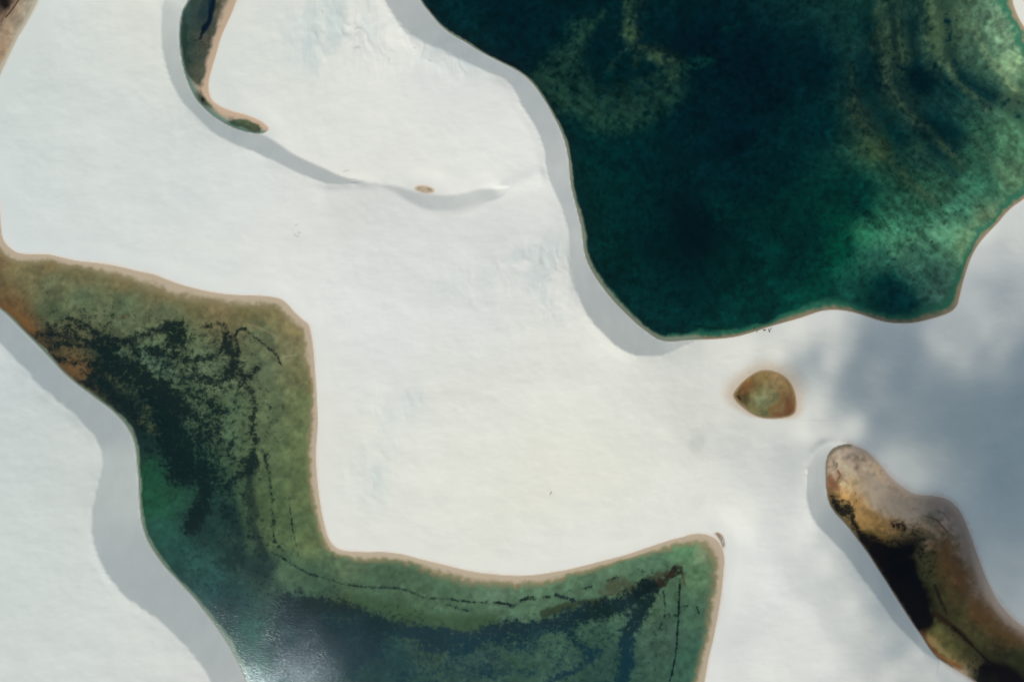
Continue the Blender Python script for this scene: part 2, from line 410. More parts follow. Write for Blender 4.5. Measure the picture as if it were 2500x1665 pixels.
CTRL['up'] = dict(sig='clear', fringe=(198, 176, 154), pts=A("""
448,30,58,82,76,1.6 445,100,54,78,70,1.6 455,140,60,78,70,1.4 490,40,56,68,66,2.2 480,130,72,78,68,1.4 520,60,76,80,70,1.2 545,20,92,92,78,1 500,100,84,82,72,1.1 480,180,84,88,74,1 478,230,82,88,74,.8 520,280,84,94,78,.8 560,295,78,98,80,.8 600,308,84,98,72,.8 628,318,80,88,68,.6"""),
    wid=A("450,60,.9 445,150,.9 480,250,.8 560,310,.8 560,30,6 520,140,6 512,220,6 560,275,5 640,305,4.5 625,322,1"))
CTRL['tiny'] = dict(sig='clear', fringe=(214, 198, 178), pts=A("1037,463,176,163,144,.15"), wid=A("1037,463,1.0"))
CTRL['pond'] = dict(sig='clear', fringe=(172, 150, 115), pts=A("""1815,970,96,88,52,.5 1810,960,120,90,56,.5 1828,940,148,104,62,.5 1860,925,160,136,88,.4 1900,925,172,146,104,.3 1850,945,150,142,96,.5 1880,960,150,152,112,.5 1860,980,146,156,118,.6 1840,975,148,154,112,.6
1900,980,150,146,102,.6 1915,950,158,130,88,.5 1925,980,134,98,66,.6 1925,1000,130,92,62,.6 1895,1005,132,116,74,.6 1860,1000,132,136,96,.6 1870,1015,126,126,84,.5 1900,1015,128,98,66,.5"""), wid=A("1800,960,2 1870,900,2 1930,980,1 1870,1020,1"))
CTRL['brown'] = dict(sig='tea', fringe=(206, 190, 174), pts=A("""
2040,1110,205,180,160,.1 2080,1110,200,174,156,.1 2030,1150,208,184,164,.1 2060,1150,206,182,160,.1 2100,1150,204,176,156,.1 2150,1190,196,168,150,.15 2032,1185,156,108,80,.4 2040,1205,140,96,66,.5 2034,1230,90,72,56,.6 2060,1180,214,186,150,.15 2080,1190,214,184,146,.15
2090,1200,206,166,112,.2 2065,1208,190,142,84,.4 2100,1225,190,150,90,.4 2130,1250,188,144,86,.5 2140,1230,204,178,158,.15 2180,1240,204,178,162,.15 2220,1250,202,176,160,.15 2270,1250,180,158,146,.2 2310,1250,176,154,146,.2 2330,1290,186,160,148,.2 2290,1240,178,158,148,.2
2150,1280,188,142,86,.5 2110,1280,185,145,88,.5 2200,1280,180,138,88,.5 2160,1310,176,132,80,.6 2240,1290,176,138,98,.5 2265,1320,190,154,120,.3 2280,1300,186,150,124,.25 2300,1330,170,112,66,.5 2320,1380,160,98,54,.6 2350,1430,158,98,56,.6 2350,1370,178,150,136,.2 2380,1430,180,152,142,.2
2400,1500,158,100,58,.6 2440,1540,154,104,62,.6 2480,1560,150,104,64,.6 2460,1510,186,160,150,.2 2290,1400,140,116,72,.9 2270,1360,128,112,70,.9 2260,1420,120,110,70,1 2320,1450,130,112,70,1 2290,1500,124,106,66,1 2350,1500,132,114,70,1 2400,1560,120,106,68,1.1 2340,1560,118,102,66,1.1
2230,1320,60,46,32,1.5 2150,1340,30,24,20,2.5 2200,1380,16,15,18,3 2180,1350,26,22,20,2.8 2230,1450,14,15,18,3 2210,1430,26,23,20,2.6 2260,1500,16,18,20,2.6 2255,1530,20,22,24,2.4 2240,1480,18,18,20,2.6 2120,1320,40,30,24,2
2290,1545,150,136,86,.9 2320,1570,136,122,78,1 2290,1575,176,158,110,.5 2310,1600,168,148,98,.5 2280,1570,176,110,66,.4 2330,1620,178,140,92,.4 2370,1630,140,112,76,.5 2355,1640,200,172,152,.1 2370,1590,96,84,54,1.2 2420,1640,28,26,20,1.8 2460,1660,24,24,20,1.8 2440,1610,80,72,46,1.3 2490,1610,88,88,58,1.3 2410,1660,30,30,24,1.6"""),
    wid=A("2016,1160,1.2 2030,1240,.8 2150,1390,.7 2250,1560,.8 2320,1620,1 2070,1090,3 2200,1195,3 2340,1240,3 2400,1400,3.4 2480,1510,3.4"))
CTRL['corner'] = dict(sig='tea', fringe=(190, 186, 170), pts=A("0,0,34,30,34,2.5 15,5,60,50,44,1.5 20,30,160,142,120,.5 40,20,178,160,138,.4 60,20,176,168,148,.4 75,15,182,176,160,.2 60,40,186,182,168,.2 20,70,174,156,132,.4 5,120,172,152,126,.4 40,70,184,178,160,.2 10,150,176,156,134,.3 -60,40,40,34,34,3 -100,200,100,85,60,2"), wid=A("50,80,2.5"))
CTRL['cres'] = dict(sig='clear', fringe=(150, 132, 112), pts=A("1750,1303,120,106,84,.15 1760,1310,176,188,194,.2 1766,1325,180,192,200,.2 1767,1334,184,194,200,.2"), wid=A("1760,1310,.6"))  # pale blue-grey points paint the sky's reflection into the bed colour

# algae, silt and weed: (colour, half width px, strength, breakup, polyline)
K_ = (9, 20, 22); NV = (10, 30, 42)
PAINT = {}
PAINT['left'] = [
 (K_, 15, .9, 1, "95,815 140,822 190,826 248,838"), (K_, 11, .9, 1, "160,778 200,790 235,818 248,845"), (K_, 11, .7, 1, "110,792 150,800 190,800"), (K_, 9, .8, 1, "120,845 170,842 210,850"),
 (K_, 15, .95, 1, "248,842 304,828 357,815 400,808 440,812"), (K_, 15, .95, .6, "412,800 432,800 436,822 420,830"), (K_, 24, 1, .8, "248,838 269,873 304,891 347,920 375,951 403,997 405,1050 405,1085"),
 (K_, 30, .8, 1, "300,905 350,960 400,960 450,985"), (K_, 16, .65, 1.2, "430,880 470,910 520,930 560,960"), (K_, 20, .6, 1.2, "480,960 520,1000 540,1060 520,1110"), (K_, 22, .7, 1.1, "440,1000 480,1030 470,1060"), (K_, 18, .7, 1.1, "330,850 400,850 450,845"), (K_, 34, 1.1, .8, "378,965 405,1010 412,1060 425,1110 432,1160"), (K_, 14, .9, 1, "120,866 163,884 212,885 250,895"), ((26, 38, 34), 20, .9, .8, "198,927 248,937 276,962 318,1011 335,1040"), (K_, 16, .9, 1, "215,912 269,905 300,925"),
 (K_, 11, .9, 1, "368,859 425,873 474,877 510,877 538,856 547,817"), (K_, 15, 1, .8, "552,846 568,868 566,890 550,906"), (K_, 3.5, .9, .7, "600,802 580,806 573,824 580,860 573,895"), (K_, 5, .8, 1, "595,803 637,838 672,866 683,888"),
 (K_, 14, .85, 1.1, "620,900 597,930 612,962 618,1001 612,1050 622,1079 620,1110 618,1140"), (K_, 11, .9, 1, "439,920 495,930 552,923 588,909"), (K_, 26, .9, 1, "505,1065 470,1085 445,1110 500,1130"), (K_, 12, .9, 1, "566,1079 556,1110 580,1131 616,1124"),
 (K_, 16, .75, 1, "460,950 500,985 540,1010 580,1000"), (K_, 12, .7, 1, "450,1010 500,1030 540,1050"), (K_, 12, .7, 1, "380,860 350,880 330,850"), (K_, 12, .7, 1, "500,800 540,790 560,830"),(K_, 14, .6, 1, "480,830 500,850 470,900"),
 (K_, 22, 1, .7, "435,1131 470,1156 495,1190 488,1237 462,1287"), (K_, 16, .95, .9, "500,1150 548,1190 575,1165 616,1140"), ((6, 26, 32), 15, .7, .9, "610,1150 604,1190 616,1251 612,1287 630,1322 643,1362"), ((8, 34, 36), 30, .6, .8, "552,1250 580,1322 560,1380"), ((8, 34, 36), 30, .5, .8, "470,1280 520,1330 600,1380 640,1400"),
 (K_, 6, .9, 1.3, "640,1100 655,1167 662,1216 664,1266 668,1322 690,1350"), (K_, 3, .85, 1.3, "704,1213 711,1287 719,1319 727,1360"), (K_, 4.5, .9, 1.3, "660,1350 708,1378 743,1400 779,1411 833,1425 875,1434 918,1436 989,1443 1031,1459 1088,1464 1152,1471 1186,1471"),
 (K_, 4, .9, 1.3, "1088,1478 1141,1494"), (K_, 6, 1, 1, "1208,1471 1230,1474 1254,1482"), (K_, 5.5, 1, 1, "1272,1466 1290,1460 1307,1463"), (K_, 4, .9, 1.2, "1325,1460 1343,1460"), (K_, 6, 1, 1, "1357,1455 1380,1462 1399,1467"), (K_, 4, .9, 1.3, "1385,1446 1395,1442"), (K_, 5, .9, 1.3, "1425,1438 1445,1434"), (K_, 6, .9, 1.2, "1485,1420 1509,1412"),
 ((92, 72, 40), 9, .8, .3, "1264,1418 1266,1428"), ((72, 66, 46), 20, .7, 1, "1480,1440 1520,1432 1545,1440"), ((42, 32, 24), 12, .95, 1.1, "1560,1450 1590,1432 1612,1429 1633,1408 1656,1390"), ((60, 42, 30), 14, .7, 1.1, "1600,1412 1630,1400"), (K_, 7, .8, 1.2, "1650,1390 1668,1400 1664,1425"),
 (NV, 22, 1, .8, "1180,1556 1240,1536 1293,1542 1364,1524 1452,1492 1523,1478 1580,1446"), (NV, 19, 1, .8, "1588,1440 1570,1480 1555,1517 1534,1563 1529,1623 1523,1680"), (NV, 14, .9, 1, "1382,1535 1406,1570 1440,1606"), (NV, 24, .85, 1, "1222,1570 1293,1588"), (NV, 20, .85, 1, "1035,1592 1098,1576 1152,1572 1110,1606"),
 (NV, 24, 1, .8, "760,1480 833,1492 939,1530 1010,1550 1134,1572"), (NV, 24, .9, .9, "760,1590 833,1600 921,1604"), (NV, 16, .9, 1, "1350,1665 1430,1625 1460,1600"), (NV, 45, .8, .7, "700,1480 760,1530 840,1560"), (NV, 30, .8, 1, "680,1640 760,1650 850,1640"), (NV, 26, .6, 1, "980,1650 1100,1645 1200,1660"), (NV, 16, .7, 1, "1180,1640 1300,1650"),
 (K_, 4, .8, 1.3, "1622,1446 1626,1500 1612,1535"), (K_, 2.6, .9, .8, "1661,1428 1658,1517 1651,1606 1637,1668"), (K_, 7, .6, 1, "1650,1505 1662,1495"), (K_, 2, .9, .4, "1703,1484 1708,1500"), ((92, 62, 40), 3, .8, .6, "1668,1405 1674,1430"),
 ((60, 86, 52), 26, .6, .5, "820,1470 900,1480 1000,1500 1120,1530 1200,1520"), ((46, 52, 30), 12, .8, .8, "1330,1500 1400,1480 1480,1470"),
 ((122, 94, 60), 14, .85, .9, "160,892 185,893 205,902 195,918"), ((130, 96, 56), 12, .9, .5, "5,745 30,765 55,785 80,812"), ((100, 82, 56), 10, .7, .7, "85,815 110,850"), ((120, 88, 50), 4, .8, .5, "120,638 200,648 260,662 340,680"), ((120, 88, 50), 3, .6, .5, "748,840 752,880 756,960"),
 ((150, 138, 110), 3, .5, .4, "590,790 630,800 680,825"), ((150, 160, 130), 4, .5, .4, "690,870 720,866"), ((112, 92, 55), 6, .6, .8, "295,775 310,770"),
 ((100, 122, 96), 14, .75, .8, "270,858 300,864"), ((98, 122, 98), 22, .8, .7, "345,870 380,885 410,900"), ((90, 112, 84), 20, .7, .9, "440,935 470,950 445,960"), ((92, 118, 88), 26, .75, .8, "560,1010 540,1050 565,1085"), ((86, 112, 84), 20, .7, .9, "475,1050 495,1015 520,990"), ((90, 100, 66), 14, .6, 1, "350,1000 345,1030 380,1060"),
]
PAINT['big'] = [
 ((36, 68, 55), 22, .7, .9, "1325,195 1360,150 1400,105 1425,50"), ((36, 70, 56), 26, .8, .7, "1335,205 1400,250 1480,288 1560,272 1640,222"), ((34, 66, 54), 26, .6, .8, "1345,190 1400,160 1420,190 1450,240"), ((34, 66, 54), 34, .9, .5, "1350,210 1410,235 1470,255 1530,240"), ((30, 60, 52), 26, .7, .7, "1500,270 1560,240 1610,210 1660,180"), ((34, 72, 56), 18, .6, .8, "1470,285 1510,290"),
 ((40, 74, 60), 8, .7, .9, "1480,20 1440,60 1415,95 1400,140"), ((64, 86, 64), 15, .65, 1.0, "1553,-10 1545,30 1538,70"), ((66, 88, 64), 11, .7, 1.0, "1556,70 1548,100 1580,116 1612,124"), ((58, 80, 60), 15, .65, 1.1, "1610,120 1640,138 1662,150 1650,175"), ((48, 70, 54), 9, .7, 1, "1560,120 1552,150"),
 ((34, 64, 54), 10, .6, 1, "1520,210 1560,190 1600,180 1640,165"), ((30, 58, 50), 6, .6, 1, "1500,150 1480,170 1520,120"), ((0, 28, 32), 24, .6, .8, "1470,160 1500,200 1560,160"),
 ((4, 60, 52), 5, .6, 1.2, "1775,55 1800,50 1820,40"), ((18, 66, 56), 12, .6, 1.2, "1668,160 1700,145 1740,130"),
 ((74, 90, 68), 13, .45, 1.1, "2168,-5 2172,60 2170,120 2178,170 2184,205"), ((72, 88, 66), 13, .42, 1.1, "2204,0 2206,60 2212,120 2216,165"), ((84, 102, 76), 22, .7, .8, "2285,0 2288,50 2296,100 2305,135"), ((2, 30, 36), 6, .8, 1, "2188,5 2190,60 2194,110"),
 ((2, 32, 38), 12, .75, 1.2, "2130,20 2128,70 2140,105 2120,130"), ((70, 84, 62), 6, .6, 1, "2146,20 2150,70 2142,110"), ((4, 34, 40), 10, .7, 1.1, "2232,55 2238,110 2250,140"), ((0, 24, 30), 18, .95, .5, "2248,178 2270,190 2272,208"), ((2, 30, 36), 10, .7, .9, "2195,150 2222,160 2245,170"),
 ((8, 40, 44), 12, .85, .8, "2320,15 2322,80 2332,140 2362,180 2410,215 2500,252"), ((10, 46, 48), 12, .7, .8, "2350,190 2400,225 2450,250 2500,290"), ((90, 108, 84), 7, .5, .8, "2322,150 2345,190 2380,225 2420,262"),
 ((4, 36, 42), 9, .8, .7, "2190,185 2208,222 2232,258 2272,292 2340,322"), ((66, 84, 66), 9, .65, .9, "2172,170 2190,222 2232,272 2284,318 2318,352 2356,407"), ((10, 46, 48), 12, .6, .8, "2250,330 2300,370 2340,420"), ((74, 100, 78), 8, .5, .8, "2390,330 2430,400 2460,440"),
 ((128, 148, 112), 8, .6, .7, "2380,60 2410,120 2460,190 2500,235"), ((140, 166, 134), 14, .5, .8, "2440,40 2480,100"), ((0, 26, 30), 3, .9, .8, "2085,225 2092,270 2104,298"), ((0, 30, 32), 4, .9, .6, "2130,300 2145,316 2155,322"),
 ((64, 82, 60), 13, .7, .9, "2094,248 2108,290 2126,318 2180,382 2232,442 2280,490"), ((58, 74, 54), 5, .5, .9, "2085,150 2092,200 2096,240"), ((8, 44, 46), 12, .6, .9, "2130,230 2150,270 2185,300"), ((30, 66, 56), 14, .6, .9, "2150,330 2190,350 2210,380"),
 ((4, 40, 42), 14, .7, .9, "2290,320 2340,320 2370,335"), ((4, 46, 44), 18, .6, .8, "2130,210 2160,260 2190,290"), ((0, 74, 50), 22, .35, .6, "2040,520 2060,560 2040,620 2000,690"),
 ((0, 34, 28), 2.5, .8, .9, "1700,795 1740,800 1780,805 1800,800"), ((70, 130, 100), 4, .7, 1, "2135,590 2145,600"), ((104, 156, 124), 22, .5, .7, "2200,600 2260,580 2330,560"),
 ((0, 20, 26), 40, .7, .9, "1680,500 1740,560 1700,620 1760,600"), ((0, 22, 28), 26, .6, 1, "1600,600 1660,640 1700,660"), ((0, 50, 44), 30, .6, .8, "1780,500 1900,520 1950,480"), ((0, 22, 28), 20, .6, 1, "1900,560 1960,600 1930,640"), ((0, 24, 28), 16, .5, 1, "1830,330 1700,380 1640,360"),
 ((0, 46, 46), 30, .5, .8, "1400,330 1500,370 1440,480"), ((0, 44, 44), 30, .5, .8, "1520,420 1600,470 1560,520"),
]
PAINT['up'] = [((6, 24, 42), 10, 1.15, .5, "519,-20 512,25 503,52 495,66"), ((6, 22, 38), 4.5, 1, .6, "499,58 490,82 487,92"), ((30, 52, 60), 12, .7, .6, "505,-10 490,30"), ((20, 34, 34), 5, .6, 1.3, "478,62 470,100 468,112"), ((22, 34, 32), 10, .45, 1.3, "480,96 485,112 500,112"), ((6, 12, 14), 3.4, 1, .5, "492,240 495,247"),
 ((60, 78, 62), 4, .6, 1, "560,296 590,306 610,312"), ((30, 52, 44), 5, .5, .8, "452,60 450,120 458,150")]
PAINT['pond'] = [((66, 46, 20), 3.4, 1, .5, "1804,968 1808,974"), ((144, 100, 64), 6, .8, .8, "1812,960 1824,945 1838,932"), ((122, 80, 52), 9, .8, .9, "1920,975 1928,992 1922,1008"), ((132, 92, 60), 5, .7, .9, "1890,1010 1912,1012"), ((140, 122, 78), 5, .6, 1.2, "1835,990 1850,1002"), ((140, 100, 60), 7, .6, 1, "1880,1000 1905,985 1915,960"),
  ((160, 168, 130), 6, .5, 1, "1850,975 1870,970")]
PAINT['brown'] = [
 ((40, 30, 20), 8, .8, 1.1, "2036,1215 2045,1235 2060,1250"), ((16, 26, 26), 6, .9, .8, "2040,1225 2048,1240 2055,1255"), ((26, 20, 16), 11, 1, .9, "2060,1225 2075,1250 2085,1275 2100,1300 2118,1325"), ((30, 22, 16), 8, .8, 1.2, "2072,1230 2082,1255"),
 ((24, 18, 14), 9, .9, 1.3, "2110,1310 2140,1316 2165,1322 2185,1318 2200,1330"), ((34, 26, 18), 18, .8, 1.3, "2195,1285 2230,1300 2260,1320 2250,1345"), ((34, 26, 18), 10, .7, 1.3, "2180,1278 2205,1280"), ((14, 14, 16), 24, 1.2, .3, "2140,1342 2170,1352 2200,1352 2220,1345"), ((13, 13, 16), 30, 1.2, .3, "2178,1372 2200,1410 2222,1450 2240,1490 2255,1520"),
 ((20, 18, 16), 14, 1.1, .4, "2140,1352 2168,1392 2200,1440 2228,1488 2248,1522"), ((13, 14, 17), 22, 1.15, .3, "2225,1380 2240,1430 2262,1490 2270,1515"), ((40, 34, 22), 14, .6, 1.3, "2255,1370 2275,1380 2262,1420"),
 ((50, 44, 30), 4, .8, .8, "2285,1430 2300,1465 2315,1500"), ((56, 36, 22), 10, .8, .8, "2290,1500 2320,1525 2345,1545 2375,1575"), ((30, 24, 18), 4, .85, .6, "2330,1530 2365,1565 2400,1600 2420,1620"), ((24, 20, 16), 22, 1.05, .6, "2410,1640 2440,1640 2490,1670"), ((60, 62, 40), 12, .5, .8, "2480,1600 2500,1620"),
 ((140, 84, 56), 4.5, .8, 0, "2252,1545 2268,1572 2285,1592"), ((170, 104, 62), 5, .85, 0, "2290,1598 2310,1612 2330,1622 2345,1628"), ((60, 50, 44), 3, .8, .5, "2290,1604 2310,1616"), ((176, 160, 110), 10, .7, .4, "2275,1562 2295,1582 2320,1602"), ((150, 104, 76), 9, .8, .6, "2024,1166 2034,1178 2046,1190"), ((140, 72, 44), 3, .9, .6, "2046,1150 2051,1160 2046,1170"), ((110, 90, 80), 3, .7, .8, "2044,1132 2042,1142"),
 ((120, 70, 48), 3, .8, .5, "2262,1260 2285,1268 2305,1288 2315,1300"), ((96, 86, 80), 2.5, .7, .6, "2290,1246 2305,1254 2320,1270"), ((150, 128, 112), 4, .6, .6, "2120,1200 2130,1235"), ((158, 134, 118), 5, .6, .6, "2150,1215 2170,1250"), ((152, 132, 116), 4, .5, .6, "2175,1210 2190,1250"),
 ((212, 184, 160), 5, .6, 0, "2240,1270 2270,1285 2290,1310 2296,1340"),
 ((126, 100, 64), 16, .9, 0, "2300,1325 2330,1370 2358,1420 2392,1480 2440,1530 2500,1565"), ((190, 172, 158), 13, .9, 0, "2270,1232 2310,1236 2345,1290 2370,1350 2398,1420 2425,1465 2460,1510 2510,1550"), ((204, 190, 172), 15, .85, 0, "2130,1170 2180,1210 2250,1235"),
 ((150, 118, 72), 10, .6, 0, "2295,1350 2310,1420 2330,1470"), ((196, 156, 98), 14, .6, 0, "2090,1215 2130,1260 2190,1282"), ((212, 198, 176), 18, .85, 0, "2110,1190 2170,1235 2230,1262")]
PAINT['corner'] = [((70, 46, 24), 3, .9, .5, "46,-4 34,14 20,32 12,40"), ((24, 22, 26), 14, 1, .4, "0,-10 8,8"), ((96, 66, 36), 2.2, .8, .5, "14,18 6,40 0,52"), ((150, 138, 120), 8, .6, .5, "40,40 26,50")]

alb = np.zeros(FX.shape + (3,))
SAND = np.array([0.662, 0.674, 0.632])
# dry sand colour: faint cool / warm drifts
warm = fbm(FX, FY, 90, 3, 31)
cxw, cyw = W(1500, 1120)
warm = warm + 1.5 * np.exp(-(((FX - cxw) / 110) ** 2 + ((FY - cyw) / 75) ** 2))
tint = np.stack([1 + 0.014 * warm, 1 + 0.007 * warm, 1 - 0.020 * warm], -1) * (1 + .014 * fbm(FX, FY, 7, 4, 35))[..., None]
alb[:] = SAND * tint * (1 + 0.012 * fbm(FX, FY, 30, 3, 33))[..., None]
alb *= (1 + inband * .028 * fbm(FX * 1.0, FY * .5, 4, 4, 39))[..., None]
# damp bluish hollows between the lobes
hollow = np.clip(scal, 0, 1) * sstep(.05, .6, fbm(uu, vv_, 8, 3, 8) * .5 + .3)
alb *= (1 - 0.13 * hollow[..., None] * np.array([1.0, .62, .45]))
VIGNETTE_DAMP = [(-100, 700, 620, 1500, .10), (40, 200, 260, 300, .04), (400, 350, 260, 300, .03), (60, 1350, 300, 420, .06), (650, 120, 160, 160, .04), (745, 130, 60, 80, .07), (800, 60, 60, 40, .05), (900, 1160, 70, 80, .05), (1000, 1000, 40, 60, .04), (90, 640, 200, 40, .02), (380, 480, 260, 60, .02)]  # broad left entries paint lens vignetting into the sand colour; small ones damp patches
for x, y, rx, ry, s in VIGNETTE_DAMP:
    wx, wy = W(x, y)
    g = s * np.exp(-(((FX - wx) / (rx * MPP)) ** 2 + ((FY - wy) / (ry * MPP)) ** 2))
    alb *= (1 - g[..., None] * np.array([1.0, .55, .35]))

for poly, r in (("874,83 881,80 889,83", 1.6), ("875,129 880,126 884,129", 2.2), ("1050,160 1056,163", 1.4), ("792,36 794,42", 1.2), ("726,553 730,551", 1.3), ("732,570 737,571", 1.4), ("723,575 728,579 734,579", 1.3), ("1016,133 1020,134", 1.2), ("954,159 956,160", 1.1), ("840,420 852,418", 1.3)):
    p = world_pts(Q(poly)); s = box(p, 3)
    g = np.exp(-(seg_dist(FX[s], FY[s], p) / (r * MPP * 1.3)) ** 2)
    alb[s] *= (1 - .26 * g[..., None] * np.array([.9, 1, 1.1]))
DEPTH = np.zeros(FX.shape)
PINK = lin((214, 192, 172)) / KAPPA
MID = dict(big=(56, 124, 98), left=(146, 136, 104), up=(120, 112, 88))
STEEP = dict(big=(158, 168, 146), left=(146, 168, 146), up=(122, 150, 138), brown=(150, 140, 120))
WEED = np.zeros(FX.shape)
RIMC = {k: (216, 198, 182) for k in LAGOONS}
RIMC.update(pond=(206, 190, 168), left=(216, 207, 196), tiny=(212, 196, 176), cres=(206, 190, 172), brown=(208, 198, 186), corner=(206, 202, 188))
DAMPW = dict(big=.5, left=1.5, up=1.2, tiny=.7, pond=6.0, brown=3.0, corner=1.2, cres=1.0)
PEP = A("""60,650,.0 200,680,.0 400,700,.02 600,740,.0 700,780,.0 120,730,.12 220,740,.18 350,750,.15 450,770,.2 560,790,.28 620,800,.22 700,840,.03 140,790,.35 200,800,.35 60,770,.1 300,800,.25 350,800,.28 500,810,.32 380,850,.3 320,850,.4 300,950,.45 380,900,.42 450,880,.34 520,910,.3 600,860,.25 640,880,.22 680,900,.1 700,950,.08
460,960,.4 520,990,.36 560,960,.4 640,960,.25 680,1000,.14 700,1050,.05 740,900,0 745,1100,0 500,1050,.5 560,1060,.36 590,1100,.4 660,1060,.28 650,1120,.25 700,1150,.05 450,1150,.6 520,1150,.55 360,1200,.1 400,1180,.3 380,1300,.05 430,1250,.3 500,1250,.42 560,1230,.4 600,1300,.42 520,1350,.3 660,1250,.24 700,1250,.12 740,1300,0 680,1350,.24
750,1400,.1 700,1450,.1 900,1430,.12 900,1380,0 1050,1460,.12 1200,1450,.08 1200,1500,.1 1350,1440,.08 1500,1400,.06 1560,1430,.3 1640,1400,.25 1700,1350,0 1690,1420,.05 1640,1480,.25 1680,1550,.08 1600,1550,.25 1650,1640,.12 1560,1600,.35 1450,1560,.4 1400,1600,.36 1300,1570,.42 1200,1600,.4 1100,1600,.4 1000,1560,.45 900,1560,.55 800,1520,.5 700,1500,.4 650,1420,.4 600,1450,.3 600,1560,.3 700,1600,.5 800,1640,.45 1000,1640,.42 1200,1650,.42 1400,1650,.38 20,760,.1 100,860,.4 160,910,.25 240,960,.5 300,1010,.5""")
PEPB = A("2050,1120,0 2100,1150,0 2150,1200,0 2050,1190,0 2040,1225,.4 2070,1240,.5 2120,1240,.06 2160,1250,.08 2110,1270,.12 2150,1290,.12 2200,1250,0 2190,1282,.35 2230,1295,.45 2260,1320,.42 2150,1305,.35 2200,1310,.42 2270,1360,.3 2260,1400,.3 2300,1380,.12 2300,1450,.12 2320,1350,0 2360,1450,0 2280,1270,0 2340,1300,0 2330,1520,.1 2400,1540,.06 2450,1520,0 2460,1600,.12 2300,1580,.02 2340,1610,.04 2400,1640,.5")
n1 = fbm(FX, FY, 5.0, 4, 41); n2 = fbm(FX, FY, 2.2, 3, 42); n3 = fbm(FX, FY, 14, 4, 43)
for k, C in CTRL.items():
    sh = SHORE[k]; b = box(sh, 10)
    x, y, sd = FX[b], FY[b], SDF[k][b]
    if k == 'pond':      # damp halo reaches up to the north and east, hardly to the south
        cx, cy = W(1870, 960); ang = np.arctan2(y - cy, x - cx)
        dw = 1.0 + 7.0 * np.clip(np.sin(ang + .1), 0, 1) + 5.0 * np.clip(np.cos(ang - 2.9), 0, 1) + 4.6 * np.clip(np.cos(ang), 0, 1) ** 2
    else:
        dw = DAMPW[k]
    # damp rim only on the gentle side
    rim = 1 - sstep(0, 1, sd / (dw * (1 + .5 * vnoise(x, y, 15, 93))) + (.08 if k == 'pond' else .2) * n2[b])
    steep = inband[b] & (Z[b] > 0.25)
    rim = np.where(steep, rim * 0.0, rim)
    a = alb[b]
    alb[b] = a * (1 - 0.9 * rim[..., None]) + lin(RIMC[k]) / KAPPA * 0.9 * rim[..., None]
    m = sd < 0.35
    d = np.maximum(-sd, 0)
    pts = [W(p[0], p[1]) for p in C['pts']]
    jx = x + 1.5 * n1[b]; jy = y + 1.5 * n3[b]
    f = idw(jx, jy, pts, [p[2:] for p in C['pts']], 3.2, 3.0)
    w = idw(x, y, [W(p[0], p[1]) for p in C['wid']], [p[2] for p in C['wid']], 4, 2)[..., 0] * (1 + .45 * vnoise(x, y, 26, 91) + .22 * vnoise(x, y, 8, 92))
    edge = sstep(0.34 if k in ('big', 'left', 'up') else .12, 1.0, d / w + 0.16 * n2[b] * sstep(0, .5, d / w))
    dep = np.maximum(f[..., 3] * (1 - np.exp(-d / np.maximum(w * 0.9, f[..., 3] * 1.7))), 0.02 + .01 * d)
    tgt = f[..., :3]
    tgt = tgt * (1 + 0.10 * n2[b] + 0.09 * n1[b])[..., None]
    col = lin(np.clip(tgt, 1, 254))
    if k == 'big':
        ref = crom(world_pts(Q("2150,-80 2168,0 2172,100 2178,180 2195,225 2235,272 2290,322 2330,362 2380,430 2440,500")), 3)
        dr = seg_dist(x, y, ref)
        stq = fbm(dr * 1.0 + 1.6 * n1[b], y * .22 + x * .1, 2.6, 4, 57, .66)
    if k == 'brown':
        ref = crom(world_pts(Q("2010,1060 2080,1160 2150,1260 2230,1300 2300,1380 2360,1480 2440,1570")), 3)
        dr = seg_dist(x, y, ref); fl = fbm(dr * .9 + 1.2 * n1[b], (x - y) * .12, 2.4, 4, 77, .6)
        pale = sstep(150, 200, tgt[..., :1]); tgt = tgt * (np.array([.86, .98, .92]) * (1 - pale) + np.array([1.06, 1.10, 1.10]) * pale)
        col = lin(np.clip(tgt, 1, 254)) * (1 + .16 * fl)[..., None]
    if k == 'left':
        lw = (sstep(60, 0, y + 60) * sstep(-70, -40, x))[..., None]
        col = lin(np.clip(tgt * (np.array([.99, .965, .96]) * (1 - lw) + np.array([1.07, 1.05, 1.06]) * lw), 1, 254))
    if k == 'big':
        dp = sstep(90, 55, tgt[..., 1:2]); col = lin(np.clip(tgt * (1 + dp * np.array([-.1, -.035, .05])), 1, 254))
    # painted algae beds
    full = np.zeros(FX.shape, bool); 
    for c, r, st, br, poly in PAINT.get(k, []):
        p = crom(world_pts(Q(poly)), 3); rr = r * MPP
        s = box(p, rr * 3.2)
        # slice in the frame of the lagoon box
        j0 = max(s[0].start, b[0].start); j1 = min(s[0].stop, b[0].stop); i0 = max(s[1].start, b[1].start); i1 = min(s[1].stop, b[1].stop)
        if j1 <= j0 or i1 <= i0: continue
        g = (slice(j0, j1), slice(i0, i1)); l = (slice(j0 - b[0].start, j1 - b[0].start), slice(i0 - b[1].start, i1 - b[1].start))
        dd = seg_dist(FX[g] + 0.3 * rr * n1[g] + .15 * rr * n2[g], FY[g] + .3 * rr * n3[g] + .15 * rr * n2[g], p) / rr
        dd0 = seg_dist(FX[g], FY[g], p) / rr
        if k != 'big' and c in (K_, NV) or (k == 'brown' and max(c) < 46 and br >= .8) or (k == 'up' and max(c) < 40 and br > 1):
            u = min(st, 1.0) * (1.06 if br < .9 else .86) * np.clip(1.1 - dd * (.55 if br < .9 else .62), 0, 1.1) * sstep(2.0, 1.2, dd)
            if br > 1.15: u = u * .84
            if k == 'brown' and br < .5: u = u * .86
            WEED[g] = 1 - (1 - WEED[g]) * (1 - np.clip(u, 0, 1))
            continue
